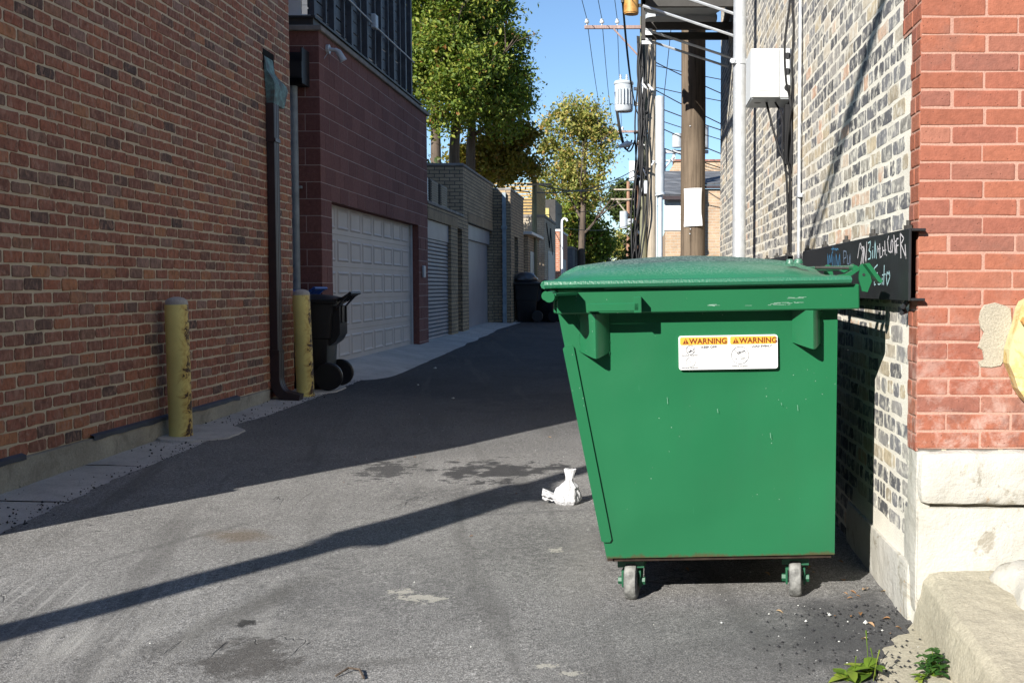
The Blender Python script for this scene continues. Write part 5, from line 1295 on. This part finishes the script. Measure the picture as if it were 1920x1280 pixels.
build('frame', B, MT['greymetal'], rf)
B = M(); B.cyl((1.15,36.4,5.9),(1.15,36.4,6.35),.17,n=16); B.cyl((2.0,36.4,5.85),(2.0,36.4,6.6),.2,n=16); build('tank', B, MT['greymetal'], rf, smooth=30)

# ------------------------------------------------------------------ trees
import numpy as np
def leaves(center_r, n_cl, n_lf, size, seed, clr=.42, shell=.6, flat=.8, droop=.2):
    """clumps of small leaves scattered in a set of ellipsoids: [(centre, radii, weight)]"""
    rs = np.random.RandomState(seed); V = []; tot = sum(c[2] for c in center_r)
    for (c, r, wt) in center_r:
        m = max(1, int(n_cl*wt/tot))
        for _ in range(m):
            d = rs.normal(size=3); d /= np.linalg.norm(d)
            q = (shell + (1-shell)*rs.rand()) if rs.rand() < .8 else rs.rand()
            p = np.array(c) + d*np.array(r)*q
            k = int(n_lf*rs.uniform(.5, 1.5)); cr = clr*rs.uniform(.6, 1.4)
            pts = p + rs.normal(size=(k, 3))*np.array([cr*.5, cr*.5, cr*.5*flat])
            nrm = rs.normal(size=(k, 3)); nrm[:, 2] += .5; nrm /= np.linalg.norm(nrm, axis=1)[:, None]
            t = np.cross(nrm, rs.normal(size=(k, 3))); t /= np.linalg.norm(t, axis=1)[:, None]; t[:, 2] -= droop; b = np.cross(nrm, t)
            s = size*rs.uniform(.45, 1.5, size=(k, 1))
            q4 = np.stack([pts - t*s*.5, pts + b*s*.3 + nrm*s*.08, pts + t*s*.6, pts - b*s*.3 + nrm*s*.08], 1)
            V.append(q4.reshape(-1, 3))
    V = np.concatenate(V); n = len(V)//4
    B = M(); B.v = [tuple(v) for v in V.tolist()]; B.f = [[4*i, 4*i+1, 4*i+2, 4*i+3] for i in range(n)]; B.mi = [0]*n
    return B
def limb(B, p, d, ln, r, depth, rg, spread=.6):
    pts = [Vector(p)]; dd = Vector(d).normalized(); k = 5
    for i in range(k):
        dd = (dd + Vector((rg.uniform(-1,1), rg.uniform(-1,1), rg.uniform(-.3,.7)))*.13).normalized(); pts.append(pts[-1]+dd*ln/k)
    B.tube(pts, [r*(1-.55*i/k) for i in range(k+1)], 7 if r > .04 else 5)
    if depth:
        for q in range(3 if depth > 1 else 2):
            a = pts[rg.randint(2, k)]; nd = (dd + Vector((rg.uniform(-1,1), rg.uniform(-1,1), rg.uniform(-.2,.8)))*spread*1.4).normalized()
            limb(B, a, nd, ln*rg.uniform(.5,.75), r*.45, depth-1, rg, spread)
def tree(name, label, base, h, r, blobs, mat, seed, n_cl, n_lf, size, grp=None, lean=(0,0), limbs=7, clr=.42, start=.35, shell=.6):
    t = thing(name, label, 'tree', base, group=grp); rg = random.Random(seed); B = M()
    pts = []; n = 9
    for i in range(n+1):
        q = i/n; pts.append((base[0]+lean[0]*q+.10*mnoise.noise((q*3, seed, 1)), base[1]+lean[1]*q, base[2]+h*q))
    B.tube([(base[0],base[1],base[2]-.3)]+pts, [r*1.25]+[r*(1-.75*i/n) for i in range(n+1)], 10)
    build('trunk', B, MT['bark'], t, smooth=True)
    B = M()
    for i in range(limbs):
        q = start+(.95-start)*i/limbs; k = min(int(q*n), n-1); p = Vector(pts[k]).lerp(Vector(pts[k+1]), q*n-k)
        a = i*2.4+rg.uniform(-.4,.4); limb(B, p, (math.cos(a), math.sin(a), .9), h*.26*(1.1-q*.6), r*.42*(1.1-q*.6), 2, rg)
    build('branch', B, MT['bark'], t, smooth=True)
    build('crown', leaves(blobs, n_cl, n_lf, size, seed, clr, shell), MT[mat], t, recalc=False)
    return t
tree('pear_tree', 'green tree nearest the maroon garage, its crown rising out of the picture', (-5.35,28.2,3.2), 6.6, .16, [((-5.6,28.2,8.6),(1.3,1.3,1.9),1.2),((-5.0,27.8,6.6),(1.1,1.1,1.3),.9),((-6.3,28.4,7.0),(.9,1.1,1.6),.8)], 'leafgreen', 3, 190, 170, .092, 'green trees behind the buff garages')
tree('pear_tree', 'middle tree of the three green ones, trunk just above the buff parapet', (-4.95,28.9,3.2), 7.0, .17, [((-5.0,28.8,8.3),(1.25,1.3,2.0),1.3),((-4.6,28.6,6.6),(1.1,1.2,1.2),.9),((-4.9,28.9,9.6),(1.0,1.0,1.2),.6)], 'leafgreen', 4, 205, 170, .092, 'green trees behind the buff garages')
tree('pear_tree', 'right hand tree of the three green ones, crown bulging over the alley', (-4.75,30.2,3.2), 6.2, .16, [((-4.25,30.0,7.7),(1.15,1.3,1.7),1.2),((-3.75,29.8,6.4),(.8,1.1,1.0),.8),((-4.7,30.2,8.9),(1.0,1.1,1.3),.7)], 'leafgreen', 5, 205, 170, .092, 'green trees behind the buff garages')
tree('maple_tree', 'low spreading tree with brown and orange autumn leaves under the green trees', (-4.85,32.6,2.6), 3.4, .10, [((-4.6,32.4,5.2),(1.0,1.1,.6),1),((-3.85,32.0,4.75),(.75,1.0,.45),.7),((-5.1,32.6,4.6),(.9,1.0,.7),.6),((-3.8,31.8,5.6),(.8,.8,.35),.5)], 'leafgreen' if 0 else 'leaforange', 6, 140, 100, .115, limbs=6, clr=.36)
tree('locust_tree', 'tall airy yellowing tree with a bare leaning trunk beyond the orange garage', (-2.9,50,.5), 9.0, .20, [((-3.1,50,8.9),(1.5,1.2,1.1),1.3),((-4.1,50,8.0),(.8,1.0,.9),.5),((-2.35,50,8.4),(.65,.9,1.0),.5),((-3.6,50,6.2),(.95,1.0,.9),.7),((-2.0,50,6.9),(.4,.6,.9),.3),((-3.1,50,7.2),(.9,.9,.7),.5),((-2.5,50,5.6),(.7,.8,.9),.5),((-4.4,50,5.6),(.8,.9,1.0),.5),((-1.75,50,8.2),(.5,.6,.5),.25)], 'leafyellow', 8, 230, 70, .135, lean=(.35,0), limbs=8, clr=.5, shell=.5)
tree('hedge_tree', 'leafy yellow green tree filling the gap behind the orange garage', (-3.3,54,.4), 4.5, .15, [((-3.5,54,5.0),(1.1,1.0,1.3),1),((-2.7,54,3.6),(.9,1.0,1.2),.9),((-4.0,54,3.6),(.9,1,1.2),.6),((-2.1,54,3.5),(.5,.8,.9),.4)], 'leafgreen', 9, 170, 75, .15, limbs=6, clr=.5)
tree('hedge_tree', 'dark green tree low behind the orange garage, over the dark grey one', (-2.8,57,.4), 3.5, .15, [((-2.7,57,3.0),(1.0,1.0,1.4),1),((-3.2,57,4.6),(.7,.9,.8),.5)], 'leafdark', 10, 90, 80, .16, limbs=5, clr=.5)
tree('oak_tree', 'distant round green tree left of the far crossarms', (-1.1,88,.6), 7.2, .22, [((-1.7,88,8.1),(1.25,1.5,1.5),1),((-.6,88,8.3),(1.2,1.5,1.3),.8),((-1.2,88,6.8),(.9,1.2,.9),.5)], 'leafdark', 12, 90, 60, .27, limbs=6, clr=.6)
tree('birch_tree', 'slim distant tree with bright yellow leaves by the far tan block', (-1.9,95,.6), 5.0, .13, [((-1.95,95,4.6),(.75,1,1.8),1),((-1.5,95,2.6),(.8,1,.8),.5)], 'leafyellow', 13, 55, 60, .25, limbs=5, clr=.55)
B = leaves([((-.55,58,2.6),(.45,.5,1.6),1),((-.35,58,4.2),(.3,.4,.7),.4)], 34, 55, .16, 15, .35); tag(build('ivy', B, MT['leafdark'], None, recalc=False), 'dark ivy climbing the cables at the foot of the far poles', 'ivy')
B = leaves([((-5.1,24.5,3.85),(.5,1.6,.22),1)], 26, 50, .12, 16, .25); tag(build('planter_shrub', B, MT['leafdark'], None, recalc=False), 'low dark shrubs peeping over the buff parapet under the green trees', 'shrub')

# ------------------------------------------------------------------ bag, weeds, leaves, litter
bx, by = -.44, 6.25; bz = gz(bx, by)+.012
bgt = thing('plastic_bag', 'white knotted plastic bag standing on the asphalt left of the dumpster', 'plastic bag', (bx, by, bz))
B = M()
def bagf(u, v):
    a = 2*math.pi*u
    prof_ = [(0,0),(.062,.0),(.078,.025),(.074,.07),(.055,.105),(.030,.128),(.020,.14),(.024,.165),(.034,.195),(.036,.205),(.02,.203)]
    q = v*(len(prof_)-1); i = min(int(q), len(prof_)-2); f_ = q-i
    r = prof_[i][0]+(prof_[i+1][0]-prof_[i][0])*f_; z = prof_[i][1]+(prof_[i+1][1]-prof_[i][1])*f_
    rd = 1-abs(mnoise.noise((math.cos(a)*3.2+z*9, math.sin(a)*3.2, z*6+2)))*2; rd2 = 1-abs(mnoise.noise((math.cos(a)*7, math.sin(a)*7+z*14, z*22+5)))*2
    r *= 1 + .16*mnoise.noise((math.cos(a)*2.1, math.sin(a)*2.1, z*9)) + .09*(rd-.5) + .05*(rd2-.5) + .05*math.sin(a*9+z*20)*(z > .09)
    yq = .45 if z > .15 else 1
    return (r*math.cos(a)+.018*(z/.2)*(z > .1), r*math.sin(a)*(.8*yq), max(.001, z+.012*mnoise.noise((math.cos(a)*2, math.sin(a)*2, 5))*(z > .02)))
B.grid(bagf, 110, 80); build('sack', B, MT['bag'], bgt, local=True, smooth=170, recalc=False)
B = M()
B.grid(lambda u, v: (-.06-.085*u, .02*math.sin(v*9)-.015+.01*u, .035+.022*u+(v-.5)*.045*(.7+.6*u) + .004*math.sin(u*14+v*5)), 12, 10)
B.grid(lambda u, v: (-.06-.085*u, .03+.02*math.sin(v*7)-.015+.01*u, .035+.022*u+(v-.5)*.045*(.7+.6*u)), 12, 10)
build('bag_handle', B, MT['bag'], bgt, local=True, smooth=70, recalc=False)

def leafquad(B, p, d, up, ln, wd, mi=0, fold=.15):
    p = Vector(p); d = Vector(d).normalized(); s = d.cross(Vector(up)).normalized(); n_ = s.cross(d)
    prof_ = [(0,.1),(.25,.75),(.5,1),(.78,.7),(1,.05)]
    vs_ = []
    for t_, w_ in prof_:
        c = p + d*ln*t_ + n_*(-.35*ln*t_*t_)
        vs_ += [tuple(c - s*wd*w_*.5 + n_*fold*wd*w_), tuple(c), tuple(c + s*wd*w_*.5 + n_*fold*wd*w_)]
    F = []
    for i in range(4): F += [[3*i,3*i+1,3*i+4,3*i+3],[3*i+1,3*i+2,3*i+5,3*i+4]]
    B.add(vs_, F, mi)
def weed(label, x, y, n, ln, wd, mat, seed, stalks=0, elev=.5, name='weed'):
    rg = random.Random(seed); z = gz(x, y)+.012; t = thing(name, label, 'weed', (x, y, z)); B = M()
    for k in range(n):
        a = 2*math.pi*k/n*1.618+rg.uniform(-.3,.3); e = rg.uniform(.1, elev)*1.4
        leafquad(B, (x+rg.uniform(-.01,.01), y+rg.uniform(-.01,.01), z+rg.uniform(0,.03)), (math.cos(a), math.sin(a), e), (0,0,1), ln*rg.uniform(.6,1.2), wd*rg.uniform(.7,1.2))
    build('leaf', B, MT[mat], t, recalc=False, smooth=True)
    if stalks:
        B = M()
        for k in range(stalks):
            a = rg.uniform(0,6.28); h = rg.uniform(.07,.15); q = (x+rg.uniform(-.05,.05), y+rg.uniform(-.04,.04), z)
            B.tube([q, (q[0]+.01*math.cos(a), q[1]+.01*math.sin(a), z+h*.6), (q[0]+.02*math.cos(a), q[1]+.02*math.sin(a), z+h)], [.001,.0013,.0024], 5)
        build('seed_stalk', B, MT['weedleaf'], t, smooth=True)
weed('light green broad leaved weed with seed stalks at the edge of asphalt and concrete', .742, 3.50, 15, .075, .042, 'weedleaf', 3, 3)
weed('light green rosette of leaves just left of the stalked weed', .668, 3.47, 11, .066, .040, 'weedleaf', 5, 1)
t = thing('clover_plant', 'small dark green clover like plant against the foot of the step', 'plant', (.955, 3.50, gz(.955,3.50)+.012)); rg = random.Random(8); B = M(); Bs = M()
for k in range(26):
    a = rg.uniform(0,6.28); rr = rg.uniform(.0,.05); q = Vector((.955+rr*math.cos(a)*.9, 3.50+rr*math.sin(a), gz(.955,3.50)+.02+rg.uniform(.0,.085)*(1-rr*8)))
    Bs.tube([(.955,3.50,gz(.955,3.50)+.01), tuple(q)], .0012, 4)
    for j in range(3): b = a+j*2.09; leafquad(B, tuple(q), (math.cos(b), math.sin(b), .25), (0,0,1), .026, .022)
build('leaf', B, MT['cloverleaf'], t, recalc=False, smooth=True); build('stem', Bs, MT['weedleaf'], t)
weed('small patch of low green weed at the bottom edge beside the clover like plant', .905, 3.46, 9, .035, .022, 'weedleaf', 9, 0)

rg = random.Random(17); B = M()
spots = [(.66+rg.uniform(-.15,.3), 4.2+rg.uniform(-.5,.75)) for _ in range(15)] + [(.94+rg.uniform(-.1,.1), 4.15+rg.uniform(-.2,.3)) for _ in range(7)] + [(rg.uniform(-2.5,.6), rg.uniform(3.5,9)) for _ in range(7)] + [(-3.2+rg.uniform(-.5,.5), 24+rg.uniform(-5,5)) for _ in range(90)] + [(1.0+rg.uniform(-.05,.3), 3.5+rg.uniform(-.4,.4)) for _ in range(0)]
for x, y in spots:
    a = rg.uniform(0,6.28); s_ = rg.uniform(.014,.034); leafquad(B, (x, y, gz(x,y)+.022+ (0.03 if y > 15 else 0)), (math.cos(a), math.sin(a), rg.uniform(-.1,.3)), (0,0,1), s_, s_*.55, fold=.3)
tag(build('fallen_leaves', B, MT['deadleaf'], None, recalc=False), 'scattered dry brown leaves on the asphalt and concrete', 'leaves', kind='stuff')
def crumbs(B, x, y, z, s_, rg):
    o = [(1,0,0),(-1,0,0),(0,1,0),(0,-1,0),(0,0,1),(0,0,-.6)]; vs_ = [(x+q[0]*s_*rg.uniform(.6,1.2), y+q[1]*s_*rg.uniform(.6,1.2), z+q[2]*s_*rg.uniform(.5,1)) for q in o]
    B.add(vs_, [[0,2,4],[2,1,4],[1,3,4],[3,0,4],[2,0,5],[1,2,5],[3,1,5],[0,3,5]])
B = M(); rg = random.Random(23)
for _ in range(520):
    y = 5 + 9*rg.random()**1.0; q = abs(rg.gauss(0,.07)); x = edge(y) - q + .02; s_ = .0022+.008*rg.random()**3; crumbs(B, x, y, gz(x,y)+.013, s_, rg)
for (cx, cy, n_, sp_) in ((-3.45,8.0,110,.10),(-3.5,9.3,120,.12),(-3.62,10.9,80,.1),(-3.3,5.7,70,.09),(-3.42,11.0,70,.12)):
    for _ in range(n_): x = cx+rg.gauss(0,sp_); y = cy+rg.gauss(0,sp_*2.2); crumbs(B, x, y, gz(x,y)+.014, .002+.010*rg.random()**3, rg)
for _ in range(60): x = rg.uniform(-3.7,-3.25); y = rg.uniform(5,11); crumbs(B, x, y, gz(x,y)+.013, rg.uniform(.003,.008), rg)
for _ in range(260): x = .35+.65*rg.random()**.6; y = rg.uniform(3.3,4.25); crumbs(B, x, y, gz(x,y)+.018, rg.uniform(.003,.008), rg)
tag(build('asphalt_crumbs', B, MT['pebble'], None, recalc=False), 'loose black asphalt crumbs along the edge of the paving', 'gravel', kind='stuff')
B = M(); rg = random.Random(29)
for _ in range(170): x = rg.uniform(-2.6,1.0); y = 3.3+rg.random()**2*7; crumbs(B, x, y, gz(x,y)+.015, .001+.004*rg.random()**2, rg)
for _ in range(45): x = rg.uniform(.45,1.02); y = rg.uniform(3.3,4.3); crumbs(B, x, y, gz(x,y)+.016, .0015+.005*rg.random()**2, rg)
for (x, y, s_) in ((.72,4.12,.010),(.84,4.02,.014),(.62,4.05,.007),(.30,4.05,.008),(-2.0,11.4,.02),(-2.6,12.5,.02),(-2.8,14.6,.03)): crumbs(B, x, y, gz(x,y)+.02, s_, rg)
tag(build('pale_grit', B, MT['litter'], None, recalc=False), 'scattered pale grit and flakes on the asphalt', 'grit', kind='stuff')
B = M(); B.tube([(-1.03,3.57,gz(-1,3.6)+.02),(-1.0,3.62,gz(-1,3.6)+.03),(-.96,3.61,gz(-1,3.6)+.028),(-.93,3.55,gz(-1,3.6)+.02)], .004, 5); tag(build('twig', B, MT['bark'], None), 'curved dry twig on the asphalt at the bottom of the picture', 'twig')
